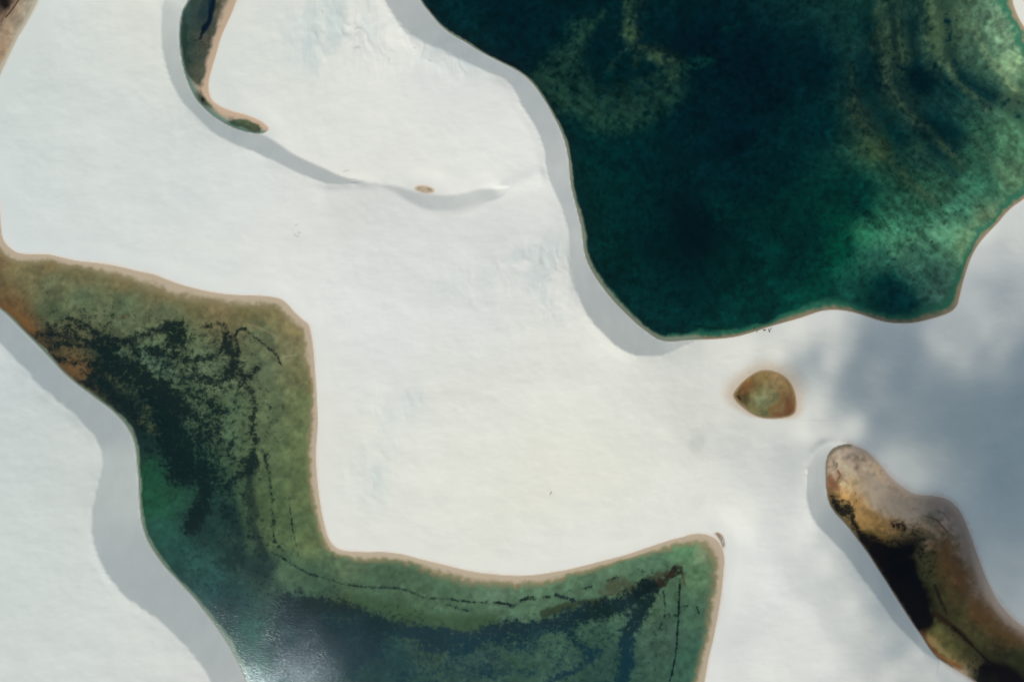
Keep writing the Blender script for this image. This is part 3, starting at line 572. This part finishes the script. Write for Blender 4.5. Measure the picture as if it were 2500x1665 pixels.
        if k == 'big' or br == 0:
            al = np.exp(-(dd * .80) ** 2) * (.85 + .40 * br * n2[g] + .35 * br * n1[g])
            if k == 'big': al = al * np.clip(.8 + .45 * stq[l] + .5 * n2[g], .1, 1.2)
        else:
            prof = 1.0 - dd * .75
            al = sstep(-.22, .5, prof * 1.0 - 0.30 + br * 0.42 * n2[g] + br * 0.22 * n1[g]) * sstep(1.9, 1.2, dd)
        al = np.clip(al * st, 0, 1)[..., None]
        col[l] = col[l] * (1 - al) + lin(c) * al
        if k == 'big' and c[0] >= 28: ga = np.exp(-(dd0 * .6) ** 2) * min(st, 1); dep[l] = dep[l] * (1 - ga) + np.minimum(dep[l], 3.0) * ga
    zone = sstep(1.0, 2.6, d / w)
    if k == 'left':
        core = idw(x, y, [W(p[0], p[1]) for p in PEP], [p[2] for p in PEP], 3.2, 3)[..., 0]
        core = core * (1 + .22 * np.exp(-(((x + 152) / 26) ** 2 + ((y + 25) / 38) ** 2)) + .30 * sstep(-105, -130, x) * sstep(-70, -50, y))
        WEED[b] = np.maximum(WEED[b], zone * core * (1 + .30 * n3[b]))
    elif k == 'brown':
        core = idw(x, y, [W(p[0], p[1]) for p in PEPB], [p[2] for p in PEPB], 3.2, 3)[..., 0]
        WEED[b] = np.maximum(WEED[b], zone * core)
    elif k == 'big':
        R_ = sstep(140, 175, x) * sstep(10, 50, y)
        col = col * (1 + .34 * R_ * stq + .14 * n2[b] + .10 * n1[b])[..., None].clip(.3, 2)
        fib = fbm(x * .5 + y * .9, (y * .5 - x * .9) * .35, 2.5, 4, 58, .65)
        G_ = np.exp(-(((x - 45) / 34) ** 2 + ((y - 122) / 24) ** 2))
        col = col * (1 + .5 * G_ * fib)[..., None].clip(.3, 2)
        WEED[b] = np.maximum(WEED[b], zone * (.16 + .10 * sstep(110, 190, x) * sstep(-30, 60, y) + .17 * np.exp(-(((x - 85) / 60) ** 2 + ((y - 45) / 45) ** 2)) + .07 * n3[b]))
    elif k in ('up', 'pond'):
        WEED[b] = np.maximum(WEED[b], zone * .08)
    fr = lin(C['fringe'])
    fs = dict(left=.22, up=.5).get(k, .06); mid = lin(MID.get(k, C['fringe'])); e1 = sstep(fs, fs + .36, d / w + .10 * n2[b])[..., None] if k in MID and k != 'up' else np.zeros(d.shape + (1,))
    fr = fr * (1 - e1) + mid * e1
    st_ = sstep(3.2, 1.2, bdist[b])[..., None] * (d < 6)[..., None]
    fr = fr * (1 - st_) + lin(STEEP.get(k, C['fringe'])) * st_
    col = fr * (1 - edge[..., None]) + col * edge[..., None]
    sig = SIG[C['sig']]
    T = np.exp(-2.18 * dep[..., None] * sig)
    bed = np.clip((col - HAZE * np.minimum(edge, 1)[..., None]) / KAPPA / T, 0.004, 0.72)
    t = sstep(0.35, -0.1, sd)
    t = np.where(m, t, 0)[..., None]
    alb[b] = alb[b] * (1 - t) + bed * t
    zz = Z[b]; zb = -dep
    Z[b] = np.where(sd < 0, zb, zz)

# sandbar between the crescent pool and the lagoon
# ------------------------------------------------------------------ the ground: one sheet to the horizon
ext = [4, 8, 14, 22, 34, 52, 80, 120, 180, 280, 450, 700, 1100, 1700, 2600, 4000, 6000, 9000]
xs = np.concatenate([[X0 - e for e in ext[::-1]], fx_, [X1 + e for e in ext]])
ys = np.concatenate([[Y0 - e for e in ext[::-1]], fy_, [Y1 + e for e in ext]])
ne = len(ext)
def extend(a):
    pad = [(ne, ne), (ne, ne)] + [(0, 0)] * (a.ndim - 2)
    return np.pad(a, pad, mode='edge')
ZX, ZY = np.meshgrid(xs, ys)
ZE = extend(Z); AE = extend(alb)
outx = np.maximum(np.maximum(X0 - ZX, ZX - X1), 0); outy = np.maximum(np.maximum(Y0 - ZY, ZY - Y1), 0)
o = np.sqrt(outx ** 2 + outy ** 2)
far = sstep(0, 120, o)
ZE = ZE * (1 - far) + far * (5 + 4 * fbm(ZX, ZY, 300, 2, 61))
AE = AE * (1 - sstep(0, 6, o))[..., None] + SAND * sstep(0, 6, o)[..., None]

ny, nx = ZE.shape
me = bpy.data.meshes.new("dune_sand")
co = np.stack([ZX, ZY, ZE], -1).reshape(-1, 3).astype(np.float32)
idx = np.arange(nx * ny).reshape(ny, nx)
quads = np.stack([idx[:-1, :-1], idx[:-1, 1:], idx[1:, 1:], idx[1:, :-1]], -1).reshape(-1, 4).astype(np.int32)
me.vertices.add(len(co)); me.vertices.foreach_set("co", co.ravel())
me.loops.add(quads.size); me.loops.foreach_set("vertex_index", quads.ravel())
me.polygons.add(len(quads)); me.polygons.foreach_set("loop_start", np.arange(0, quads.size, 4, dtype=np.int32))
me.polygons.foreach_set("use_smooth", np.ones(len(quads), bool))
me.update()
at = me.attributes.new("bed_colour", 'FLOAT_COLOR', 'POINT')
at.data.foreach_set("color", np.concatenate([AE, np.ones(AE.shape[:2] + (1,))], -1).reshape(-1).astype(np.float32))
WEED *= sstep(-.2, -1.4, wsd)
WEED -= .7 * (1 - sstep(0, .06, WEED))
at = me.attributes.new("weed", 'FLOAT', 'POINT')
at.data.foreach_set("value", extend(WEED).reshape(-1).astype(np.float32))
at = me.attributes.new("weed_blue", 'FLOAT', 'POINT')
at.data.foreach_set("value", extend(sstep(-116, -160, FY + 9 * n3) * sstep(90, 60, FX + 4 * n3)).reshape(-1).astype(np.float32))
ground = bpy.data.objects.new("dune_sand", me)
sc.collection.objects.link(ground)
ground['kind'] = 'structure'; ground['label'] = 'white rain-sculpted sand dunes with lagoon beds between their slip faces'

m, N, L = mat("sand and lagoon bed")
out = N.new("ShaderNodeOutputMaterial"); bs = N.new("ShaderNodeBsdfPrincipled")
bs.inputs['Roughness'].default_value = 0.95; bs.inputs['Specular IOR Level'].default_value = 0.15
a = N.new("ShaderNodeAttribute"); a.attribute_name = "bed_colour"
tc = N.new("ShaderNodeTexCoord")
n_ = N.new("ShaderNodeTexNoise"); n_.inputs['Scale'].default_value = 2.2; n_.inputs['Detail'].default_value = 5; n_.inputs['Roughness'].default_value = .65
L.new(tc.outputs['Object'], n_.inputs['Vector'])
mr = N.new("ShaderNodeMapRange"); mr.inputs[1].default_value = .25; mr.inputs[2].default_value = .75; mr.inputs[3].default_value = .88; mr.inputs[4].default_value = 1.12
L.new(n_.outputs['Fac'], mr.inputs[0])
# the mottling is strong on weed, faint on clean sand
sep = N.new("ShaderNodeSeparateColor"); L.new(a.outputs['Color'], sep.inputs[0])
w_ = N.new("ShaderNodeMapRange"); w_.inputs[1].default_value = .15; w_.inputs[2].default_value = .55; w_.inputs[3].default_value = 1.6; w_.inputs[4].default_value = .07
L.new(sep.outputs[0], w_.inputs[0])
s1 = N.new("ShaderNodeMath"); s1.operation = 'SUBTRACT'; s1.inputs[1].default_value = 1; L.new(mr.outputs[0], s1.inputs[0])
s2 = N.new("ShaderNodeMath"); s2.operation = 'MULTIPLY_ADD'; s2.inputs[2].default_value = 1; L.new(s1.outputs[0], s2.inputs[0]); L.new(w_.outputs[0], s2.inputs[1])
vm = N.new("ShaderNodeVectorMath"); vm.operation = 'SCALE'; L.new(a.outputs['Color'], vm.inputs[0]); L.new(s2.outputs[0], vm.inputs['Scale'])
# weed beds: cover grows with the density stored on the bed, ragged at every scale
aw = N.new("ShaderNodeAttribute"); aw.attribute_name = "weed"
nw = N.new("ShaderNodeTexNoise"); nw.inputs['Scale'].default_value = .42; nw.inputs['Detail'].default_value = 8; nw.inputs['Roughness'].default_value = .76; nw.inputs['Distortion'].default_value = .35
L.new(tc.outputs['Object'], nw.inputs['Vector'])
wa = N.new("ShaderNodeMath"); wa.operation = 'MULTIPLY_ADD'; wa.inputs[1].default_value = 2.9; wa.inputs[2].default_value = -1.45; L.new(nw.outputs['Fac'], wa.inputs[0])
wb = N.new("ShaderNodeMath"); wb.operation = 'ADD'; L.new(wa.outputs[0], wb.inputs[0]); L.new(aw.outputs['Fac'], wb.inputs[1])
wc = N.new("ShaderNodeMapRange"); wc.interpolation_type = 'SMOOTHSTEP'; wc.inputs[1].default_value = .24; wc.inputs[2].default_value = .92; wc.inputs[4].default_value = .95; L.new(wb.outputs[0], wc.inputs[0])
wm_ = N.new("ShaderNodeMix"); wm_.data_type = 'RGBA'; wm_.inputs[7].default_value = (.010, .013, .011, 1)
nb = N.new("ShaderNodeAttribute"); nb.attribute_name = "weed_blue"
wk = N.new("ShaderNodeMix"); wk.data_type = 'RGBA'; wk.inputs[6].default_value = (.008, .008, .006, 1); wk.inputs[7].default_value = (.03, .040, .072, 1)
L.new(nb.outputs['Fac'], wk.inputs[0]); L.new(wk.outputs[2], wm_.inputs[7])
L.new(wc.outputs[0], wm_.inputs[0]); L.new(vm.outputs[0], wm_.inputs[6])
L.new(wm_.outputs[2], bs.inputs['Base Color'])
wv = N.new("ShaderNodeTexWave"); wv.inputs['Scale'].default_value = 1.1; wv.inputs['Distortion'].default_value = 6; wv.inputs['Detail'].default_value = 3; wv.inputs['Detail Scale'].default_value = .4
L.new(tc.outputs['Object'], wv.inputs['Vector'])
bp = N.new("ShaderNodeBump"); bp.inputs['Strength'].default_value = .25; bp.inputs['Distance'].default_value = .02
L.new(wv.outputs['Fac'], bp.inputs['Height']); L.new(bp.outputs[0], bs.inputs['Normal'])
L.new(bs.outputs[0], out.inputs[0])
me.materials.append(m)

# ------------------------------------------------------------------ water sheets
def water_material(name, sig, haze_col, haze, rough, bump, wscale):
    m, N, L = mat(name)
    out = N.new("ShaderNodeOutputMaterial")
    tr = N.new("ShaderNodeBsdfTransparent")
    gl = N.new("ShaderNodeBsdfGlossy"); gl.inputs['Roughness'].default_value = rough; gl.inputs['Color'].default_value = (.55, .70, .82, 1)
    df = N.new("ShaderNodeBsdfDiffuse"); df.inputs['Color'].default_value = (*haze_col, 1)
    fr = N.new("ShaderNodeFresnel"); fr.inputs['IOR'].default_value = 1.333
    tc = N.new("ShaderNodeTexCoord")
    mp = N.new("ShaderNodeMapping"); mp.inputs['Rotation'].default_value = (0, 0, R(-33)); mp.inputs['Scale'].default_value = (.45, 1.25, 1)
    L.new(tc.outputs['Object'], mp.inputs[0])
    n1 = N.new("ShaderNodeTexNoise"); n1.inputs['Scale'].default_value = wscale; n1.inputs['Detail'].default_value = 4; n1.inputs['Roughness'].default_value = .6
    L.new(mp.outputs[0], n1.inputs['Vector'])
    # gusts: where the breeze roughens the water
    n2 = N.new("ShaderNodeTexNoise"); n2.inputs['Scale'].default_value = .035; n2.inputs['Detail'].default_value = 2
    L.new(tc.outputs['Object'], n2.inputs['Vector'])
    mr = N.new("ShaderNodeMapRange"); mr.inputs[1].default_value = .35; mr.inputs[2].default_value = .65; mr.inputs[3].default_value = .75; mr.inputs[4].default_value = 1.2
    L.new(n2.outputs[0], mr.inputs[0])
    ml = N.new("ShaderNodeMath"); ml.operation = 'MULTIPLY'; ml.inputs[1].default_value = bump; L.new(mr.outputs[0], ml.inputs[0])
    bp = N.new("ShaderNodeBump"); bp.inputs['Distance'].default_value = 1.0
    L.new(ml.outputs[0], bp.inputs['Strength'])
    L.new(n1.outputs[0], bp.inputs['Height'])
    L.new(bp.outputs[0], gl.inputs['Normal'])
    m1 = N.new("ShaderNodeMixShader"); m1.inputs[0].default_value = haze
    L.new(tr.outputs[0], m1.inputs[1]); L.new(df.outputs[0], m1.inputs[2])
    m2 = N.new("ShaderNodeMixShader"); L.new(fr.outputs[0], m2.inputs[0]); L.new(m1.outputs[0], m2.inputs[1]); L.new(gl.outputs[0], m2.inputs[2])
    L.new(m2.outputs[0], out.inputs['Surface'])
    va = N.new("ShaderNodeVolumeAbsorption")
    dens = max(sig) * 1.2
    va.inputs['Density'].default_value = dens
    va.inputs['Color'].default_value = (*[1 - s / dens for s in sig], 1)
    L.new(va.outputs[0], out.inputs['Volume'])
    return m
M_CLEAR = water_material("clear lagoon water", SIG['clear'], (.02, .20, .26), .013, .12, .078, 1.6)
M_TEA = water_material("tea coloured lagoon water", SIG['tea'], (.10, .10, .08), .012, .2, .05, 1.9)

def offset_poly(p, d):
    n = len(p); out = []
    area = 0.5 * sum(p[i][0] * p[(i + 1) % n][1] - p[(i + 1) % n][0] * p[i][1] for i in range(n))
    s = 1 if area > 0 else -1
    for i in range(n):
        a = p[i - 1]; c = p[(i + 1) % n]
        t = np.array([c[0] - a[0], c[1] - a[1]]); t /= np.linalg.norm(t) + 1e-9
        out.append((p[i][0] + s * t[1] * d, p[i][1] - s * t[0] * d))
    return out if area > 0 else out[::-1]

WLAB = dict(big='large deep teal lagoon filling the upper right', left='long green lagoon with black algae beds winding to the lower edge',
            up='narrow hook-shaped grey-green lagoon at the upper left', tiny='tiny tan puddle in the hollow between two dune crests',
            pond='small round olive and rust pond beside the cloud shadow', brown='brown tea-coloured lagoon in the cloud shadow',
            corner='pale brown shallow lagoon cut by the top left corner', cres='sliver of silver water behind the sandbar at the green lagoon tip')
for k, p in SHORE.items():
    q = offset_poly([tuple(v[:2]) for v in p], 0.5 if k in ('cres', 'tiny') else 0.9)
    q = [q[i] for i in range(len(q))]
    n = len(q)
    zb = -0.6 - float(np.max([c[5] for c in CTRL[k]['pts']]))
    verts = [(x, y, 0.0) for x, y in q] + [(x, y, zb) for x, y in q]
    faces = [tuple(range(n)), tuple(range(2 * n - 1, n - 1, -1))] + [(i, i + n, (i + 1) % n + n, (i + 1) % n) for i in range(n)]
    wm = bpy.data.meshes.new("lagoon_water"); wm.from_pydata(verts, [], faces); wm.update()
    ob = bpy.data.objects.new("lagoon_water", wm); sc.collection.objects.link(ob)
    wm.materials.append(M_TEA if CTRL[k]['sig'] == 'tea' else M_CLEAR)
    ob['kind'] = 'structure'; ob['label'] = WLAB[k]

# ------------------------------------------------------------------ the cloud that throws the shadow (above and behind the camera)
CZ = 640.0
off = to_sun * (CZ / to_sun.z)
TP = A("""1650,850,1 1800,850,1 1700,1000,1 1700,1150,1 1800,1250,1 1850,1400,1 1950,1500,1 1900,1620,1 2000,1600,.95 1600,700,1 1800,700,1 1900,700,1 2050,650,1 2200,550,1 2300,550,1 2400,560,.95 2300,450,1 2450,450,1 2200,400,1 2500,350,1 2600,300,1 2600,450,.9
1950,800,.95 1990,790,.8 2040,770,.9 1960,840,.75 1900,870,1 1920,905,.6 1960,895,.4 1990,870,.3 2010,850,.55 1985,905,.5 1950,925,.5 2040,800,.7 2030,840,.6 2025,880,.85 2020,920,.55 2060,850,.45 1960,960,.7 2000,960,.7 1940,1000,.85 1990,1000,.9 2030,1020,.55 2080,1040,.8 2060,990,.3 2010,1050,.95 2040,1070,.85
1870,1040,.85 1900,1070,.8 1930,1090,.85 1960,1050,1 1980,1110,.9 1860,1100,.95 1990,1150,.9 2000,1220,.85 2055,1105,.4 2085,1120,.35 2040,1130,.6 2120,1130,.35 2100,1150,.4 2070,1170,.55 2150,1180,.4 2010,1280,.6 1970,1280,.92 2060,1200,.7 2050,1130,.55 2100,1180,.5 2040,1250,.6 2080,1290,.55 2100,1330,.4 2060,1330,.5 2020,1350,.88 2060,1400,.7 2110,1370,.35 2080,1450,.85 2120,1440,.5 2150,1450,.3 2100,1500,.7 2160,1510,.35 2200,1520,.3 2180,1570,.4 2140,1540,.55 2120,1600,.55 2180,1620,.8 2230,1600,.7 2200,1655,.6 2280,1640,.8 2080,1660,.92 2150,1650,.65 2290,1580,.45 2320,1660,.7 2350,1600,.3
2080,800,.35 2120,800,.15 2110,850,.12 2090,900,.15 2070,940,.15 2100,960,.12 2150,760,.2 2080,760,.5 2150,700,.3 2200,700,.4 2250,650,.6 2180,640,.7 2120,650,.9 2100,600,1 2250,760,.2 2300,700,.35 2350,680,.45 2330,640,.7 2400,640,.6 2450,620,.55 2490,600,.65 2480,560,.75 2400,690,.4 2450,700,.35 2490,680,.45 2300,800,.35 2270,820,.45 2310,850,.5 2340,860,.4 2300,900,.18 2230,850,.13 2400,800,.5 2370,810,.35 2440,830,.3 2400,870,.15 2480,880,.08 2200,930,.08 2300,960,.06 2400,960,.05 2490,960,.03 2150,1030,.13 2200,1060,.12 2130,1090,.2 2250,1050,.1 2350,1050,.06 2450,1080,.03 2200,1130,.35 2230,1160,.35 2180,1120,.35 2280,1130,.15 2350,1150,.08 2450,1180,.03
2300,1230,.1 2200,1240,.2 2150,1260,.25 2400,1250,.06 2480,1280,.05 2350,1320,.08 2420,1350,.12 2480,1380,.14 2450,1450,.22 2500,1470,.3 2250,1350,.1 2200,1400,.12 2300,1450,.1 2350,1520,.12 2400,1600,.12 2480,1560,.2 2600,1000,.05 2600,1200,.05 2600,1400,.2 2600,700,.4 2700,900,.3 2700,1200,.3 2700,1500,.6 2800,1000,.9 2800,1300,.9 2800,700,1 2600,1650,.3 2450,1700,.3 2350,1760,.8 2500,1800,.9 2200,1760,1""")
cxs = np.arange(90, 330, 1.6); cys = np.arange(-200, 130, 1.6)
CX, CY = np.meshgrid(cxs, cys)
tau = idw(CX, CY, [W(p[0], p[1]) for p in TP], [-math.log(min(max(p[2], .02), 1)) for p in TP], 3.6, 3.2)[..., 0]
tau = tau * (1 + .26 * fbm(CX, CY, 24, 4, 71)) + .03 * fbm(CX, CY, 14, 3, 72) * np.minimum(tau * 4, 1) - 0.06
edgef = sstep(90, 120, CX) * sstep(330, 300, CX) * sstep(-200, -175, CY) * sstep(130, 100, CY)
tau = np.clip(tau * edgef, 0, 4)
SIGC = 0.3
thick = tau * math.cos(SUN_ZEN) / SIGC
on = thick > 0
verts = []; faces = []; ti = -np.ones(thick.shape, int); bi = -np.ones(thick.shape, int)
keep = on[:-1, :-1] | on[1:, :-1] | on[:-1, 1:] | on[1:, 1:]
used = np.zeros(thick.shape, bool)
for dj in (0, 1):
    for di in (0, 1):
        used[dj:used.shape[0] - 1 + dj, di:used.shape[1] - 1 + di] |= keep
for j, i in zip(*np.nonzero(used)):
    h = thick[j, i]
    ti[j, i] = len(verts); verts.append((CX[j, i], CY[j, i], h * .6))
    if h > 0:
        bi[j, i] = len(verts); verts.append((CX[j, i], CY[j, i], -h * .4))
    else:
        bi[j, i] = ti[j, i]
for j, i in zip(*np.nonzero(keep)):
    faces.append((ti[j, i], ti[j, i + 1], ti[j + 1, i + 1], ti[j + 1, i]))
    faces.append((bi[j + 1, i], bi[j + 1, i + 1], bi[j, i + 1], bi[j, i]))
cm = bpy.data.meshes.new("cloud"); cm.from_pydata(verts, [], faces); cm.validate(); cm.update()
cl = bpy.data.objects.new("cloud", cm); sc.collection.objects.link(cl)
cl.location = (off.x, off.y, CZ)
cl['kind'] = 'structure'; cl['label'] = 'thin ragged fair weather cloud drifting above the dunes'
m, N, L = mat("cloud")
out = N.new("ShaderNodeOutputMaterial"); pv = N.new("ShaderNodeVolumePrincipled")
pv.inputs['Density'].default_value = SIGC; pv.inputs['Color'].default_value = (.98, .98, .98, 1); pv.inputs['Anisotropy'].default_value = .5
L.new(pv.outputs[0], out.inputs['Volume'])
cm.materials.append(m)

# ------------------------------------------------------------------ people
from mathutils import Matrix
def plain(name, col, rough=.7):
    m, N, L = mat(name)
    out = N.new("ShaderNodeOutputMaterial"); b = N.new("ShaderNodeBsdfPrincipled"); b.inputs['Roughness'].default_value = rough
    n = N.new("ShaderNodeTexNoise"); n.inputs['Scale'].default_value = 30
    r = N.new("ShaderNodeMix"); r.data_type = 'RGBA'; r.inputs[6].default_value = (*[c * .85 for c in col], 1); r.inputs[7].default_value = (*[min(c * 1.12, 1) for c in col], 1)
    L.new(n.outputs[0], r.inputs[0]); L.new(r.outputs[2], b.inputs['Base Color']); L.new(b.outputs[0], out.inputs[0])
    return m
SKINS = [plain("light brown skin", (.36, .2, .13)), plain("brown skin", (.22, .12, .075)), plain("tan skin", (.42, .26, .18))]
HAIR = plain("dark hair", (.02, .015, .012), .5)
CLOTH = {n: plain(n + " cloth", c) for n, c in dict(black=(.012, .012, .014), navy=(.02, .03, .08), grey=(.2, .23, .28), red=(.3, .03, .03), blue=(.12, .18, .3), olive=(.08, .09, .05)).items()}

def skinned(name, chains, material, parent):
    """chains: lists of (x, y, z, r); chains share a joint when coordinates match"""
    verts, rad, edges, key = [], [], [], {}
    for ch in chains:
        prev = None
        for x, y, z, r in ch:
            kk = (round(x, 4), round(y, 4), round(z, 4))
            if kk not in key:
                key[kk] = len(verts); verts.append((x, y, z)); rad.append(r)
            i = key[kk]
            if prev is not None and prev != i: edges.append((prev, i))
            prev = i
    me = bpy.data.meshes.new(name); me.from_pydata(verts, edges, []); me.update()
    ob = bpy.data.objects.new(name, me); sc.collection.objects.link(ob)
    md = ob.modifiers.new("skin", 'SKIN'); md.use_smooth_shade = True
    me.skin_vertices.new() if not me.skin_vertices else None
    for i, r in enumerate(rad):
        me.skin_vertices[0].data[i].radius = (r, r)
    me.skin_vertices[0].data[0].use_root = True
    sb = ob.modifiers.new("smooth", 'SUBSURF'); sb.levels = 1; sb.render_levels = 1
    dg = bpy.context.evaluated_depsgraph_get()
    m2 = bpy.data.meshes.new_from_object(ob.evaluated_get(dg)); m2.name = name
    ob.modifiers.clear(); ob.data = m2
    for pl in m2.polygons: pl.use_smooth = True
    m2.materials.clear(); m2.materials.append(material)
    ob.parent = parent
    return ob

def ground_z(x, y):
    i = (x - X0) * 2; j = (y - Y0) * 2; i0, j0 = int(i), int(j); u, v = i - i0, j - j0
    return float((Z[j0, i0] * (1 - u) + Z[j0, i0 + 1] * u) * (1 - v) + (Z[j0 + 1, i0] * (1 - u) + Z[j0 + 1, i0 + 1] * u) * v)

def hand(w, d, s):
    """five finger chains from a wrist w along direction d"""
    w = Vector(w); d = Vector(d).normalized(); side = d.cross(Vector((0, 1, 0)) if abs(d.y) < .8 else Vector((1, 0, 0))).normalized()
    palm = w + d * .075
    out = [[(*w, .026), (*palm, .034)]]
    for k, (o_, ln) in enumerate(((-.027, .062), (-.009, .075), (.009, .080), (.027, .070))):
        a = palm + side * o_; b = a + d * ln * .55; c = a + d * ln + d.cross(side) * .015
        out.append([(*palm, .034), (*a, .011), (*b, .009), (*c, .007)])
    th = w + d * .035 + side * -.034 * s
    out.append([(*palm, .034), (*th, .012), (*(th + d * .035 - side * .015 * s), .009)])
    return out

def make_person(pose, x, y, rz, skin, top, bottom, label, z=None):
    root = bpy.data.objects.new("person", None); sc.collection.objects.link(root)
    root.location = (x, y, ground_z(x, y) if z is None else z); root.rotation_euler = (0, 0, rz)
    root['label'] = label; root['category'] = 'person'
    if pose in ('stand', 'wade', 'walk'):
        hip, chest, neck, head = (0, 0, .93), (0, .01, 1.30), (0, .0, 1.45), (0, .02, 1.60)
        st = .18 if pose == 'walk' else .03
        legs = [[(s * .09, 0, .90, .085), (s * .10, s * st * .6 + .03, .49, .060), (s * .10, s * st, .09, .042), (s * .11, s * st + .13, .04, .034)] for s in (1, -1)]
        arms = [[(s * .17, 0, 1.38, .052), (s * .25, -s * st * .5 - .02, 1.10, .040), (s * .27, -s * st + .08, .86, .028)] for s in (1, -1)]
        hd = (0, .15, -1)
    elif pose == 'sit':
        hip, chest, neck, head = (0, 0, .11), (0, -.10, .47), (0, -.10, .62), (0, -.05, .78)
        legs = [[(s * .09, .02, .11, .085), (s * .13, .36, .45, .060), (s * .13, .62, .09, .042), (s * .13, .75, .05, .034)] for s in (1, -1)]
        arms = [[(s * .17, -.10, .55, .052), (s * .24, .12, .38, .040), (s * .12, .32, .50, .028)] for s in (1, -1)]
        hd = (0, 1, .15)
    else:  # lie on the back
        hip, chest, neck, head = (0, 0, .10), (0, -.38, .12), (0, -.53, .12), (0, -.68, .13)
        legs = [[(s * .09, .02, .10, .085), (s * .14, .44, .10, .060), (s * .16, .84, .06, .042), (s * .17, .88, .17, .034)] for s in (1, -1)]
        arms = [[(s * .17, -.46, .10, .052), (s * .32, -.24, .07, .040), (s * .34, .02, .06, .028)] for s in (1, -1)]
        hd = (0, 1, 0)
    mid = tuple((a + b) / 2 for a, b in zip(hip, chest))
    ch = [[(*hip, .115), (*mid, .11), (*chest, .13), (*neck, .052), (*head, .088)]]
    up = (Vector(head) - Vector(neck)).normalized()
    crown = Vector(head) + up * .075
    ch.append([(*head, .088), (*crown, .078)])
    fw = Vector((0, 1, 0)) if pose != 'lie' else Vector((0, 0, 1))
    ch.append([(*head, .088), (*(Vector(head) + fw * .095), .014)])            # nose
    for s_, l in zip((1, -1), legs): ch.append([(*hip, .115)] + l)
    for s_, a_ in zip((1, -1), arms):
        ch.append([(*chest, .13)] + a_)
        hs = hand(a_[-1][:3], hd, s_); hs[0][0] = a_[-1]
        ch += hs
    body = skinned("body", ch, SKINS[skin], root)
    # face
    hv = Vector(head); rt = Vector((1, 0, 0))
    for s_ in (1, -1):
        e = hv + fw * .082 + rt * .032 * s_ + up * .02
        skinned("eye", [[(*e, .010), (*(e + rt * .008), .010)]], HAIR, root)
    mo = hv + fw * .080 - up * .045
    skinned("mouth", [[(*(mo - rt * .018), .006), (*(mo + rt * .018), .006)]], CLOTH['red'], root)
    back = hv - fw * .028 + up * .03
    skinned("hair", [[(*(back - up * .07), .075), (*back, .096), (*(back + up * .06 + fw * .01), .088)]], HAIR, root)
    if top:
        skinned("shirt", [[(*mid, .128), (*chest, .148), (*(Vector(chest).lerp(Vector(neck), .5)), .10)]] + [[(*chest, .148), (a_[0][0], a_[0][1], a_[0][2], .066), (*Vector(a_[0][:3]).lerp(Vector(a_[1][:3]), .55), .058)] for a_ in arms], CLOTH[top], root)
    skinned("shorts", [[(*mid, .118), (*hip, .132)]] + [[(*hip, .132), (l[0][0], l[0][1], l[0][2], .10), (*Vector(l[0][:3]).lerp(Vector(l[1][:3]), .5), .088)] for l in legs], CLOTH[bottom], root)
    return root

def at(px, py, z=0.0):
    a, b = W(px, py); k = 1 - z / H
    return a * k, b * k
make_person('walk', *at(1342.5, 1202), R(-40), 1, 'black', 'black', 'lone person in dark clothes walking across the wide white dune')
make_person('wade', *at(1841.5, 803), R(20), 1, None, 'navy', 'person in dark swimwear wading in the green shallows off the beach')
make_person('stand', *at(1846, 810.5), R(10), 0, None, 'olive', 'person with bare tan back standing on the wet rim of the teal lagoon')
make_person('sit', *at(1864.5, 807), R(30), 1, 'black', 'navy', 'person in dark shirt sitting on the sand, nearest the bare-backed bather')
make_person('lie', *at(1867.5, 806.3), R(120), 2, None, 'grey', 'pale person lying down beside the sitter in the dark shirt')
make_person('sit', *at(1875.8, 806.3), R(-10), 2, 'grey', 'navy', 'person in grey top sitting at the water side of the picnic trio')
make_person('stand', *at(1879.2, 805.6), R(160), 2, 'blue', 'grey', 'person in blue-grey clothes standing in the picnic trio')
make_person('sit', *at(1878, 810.5), R(40), 1, 'black', 'black', 'person all in black sitting farthest up the sand from the water')
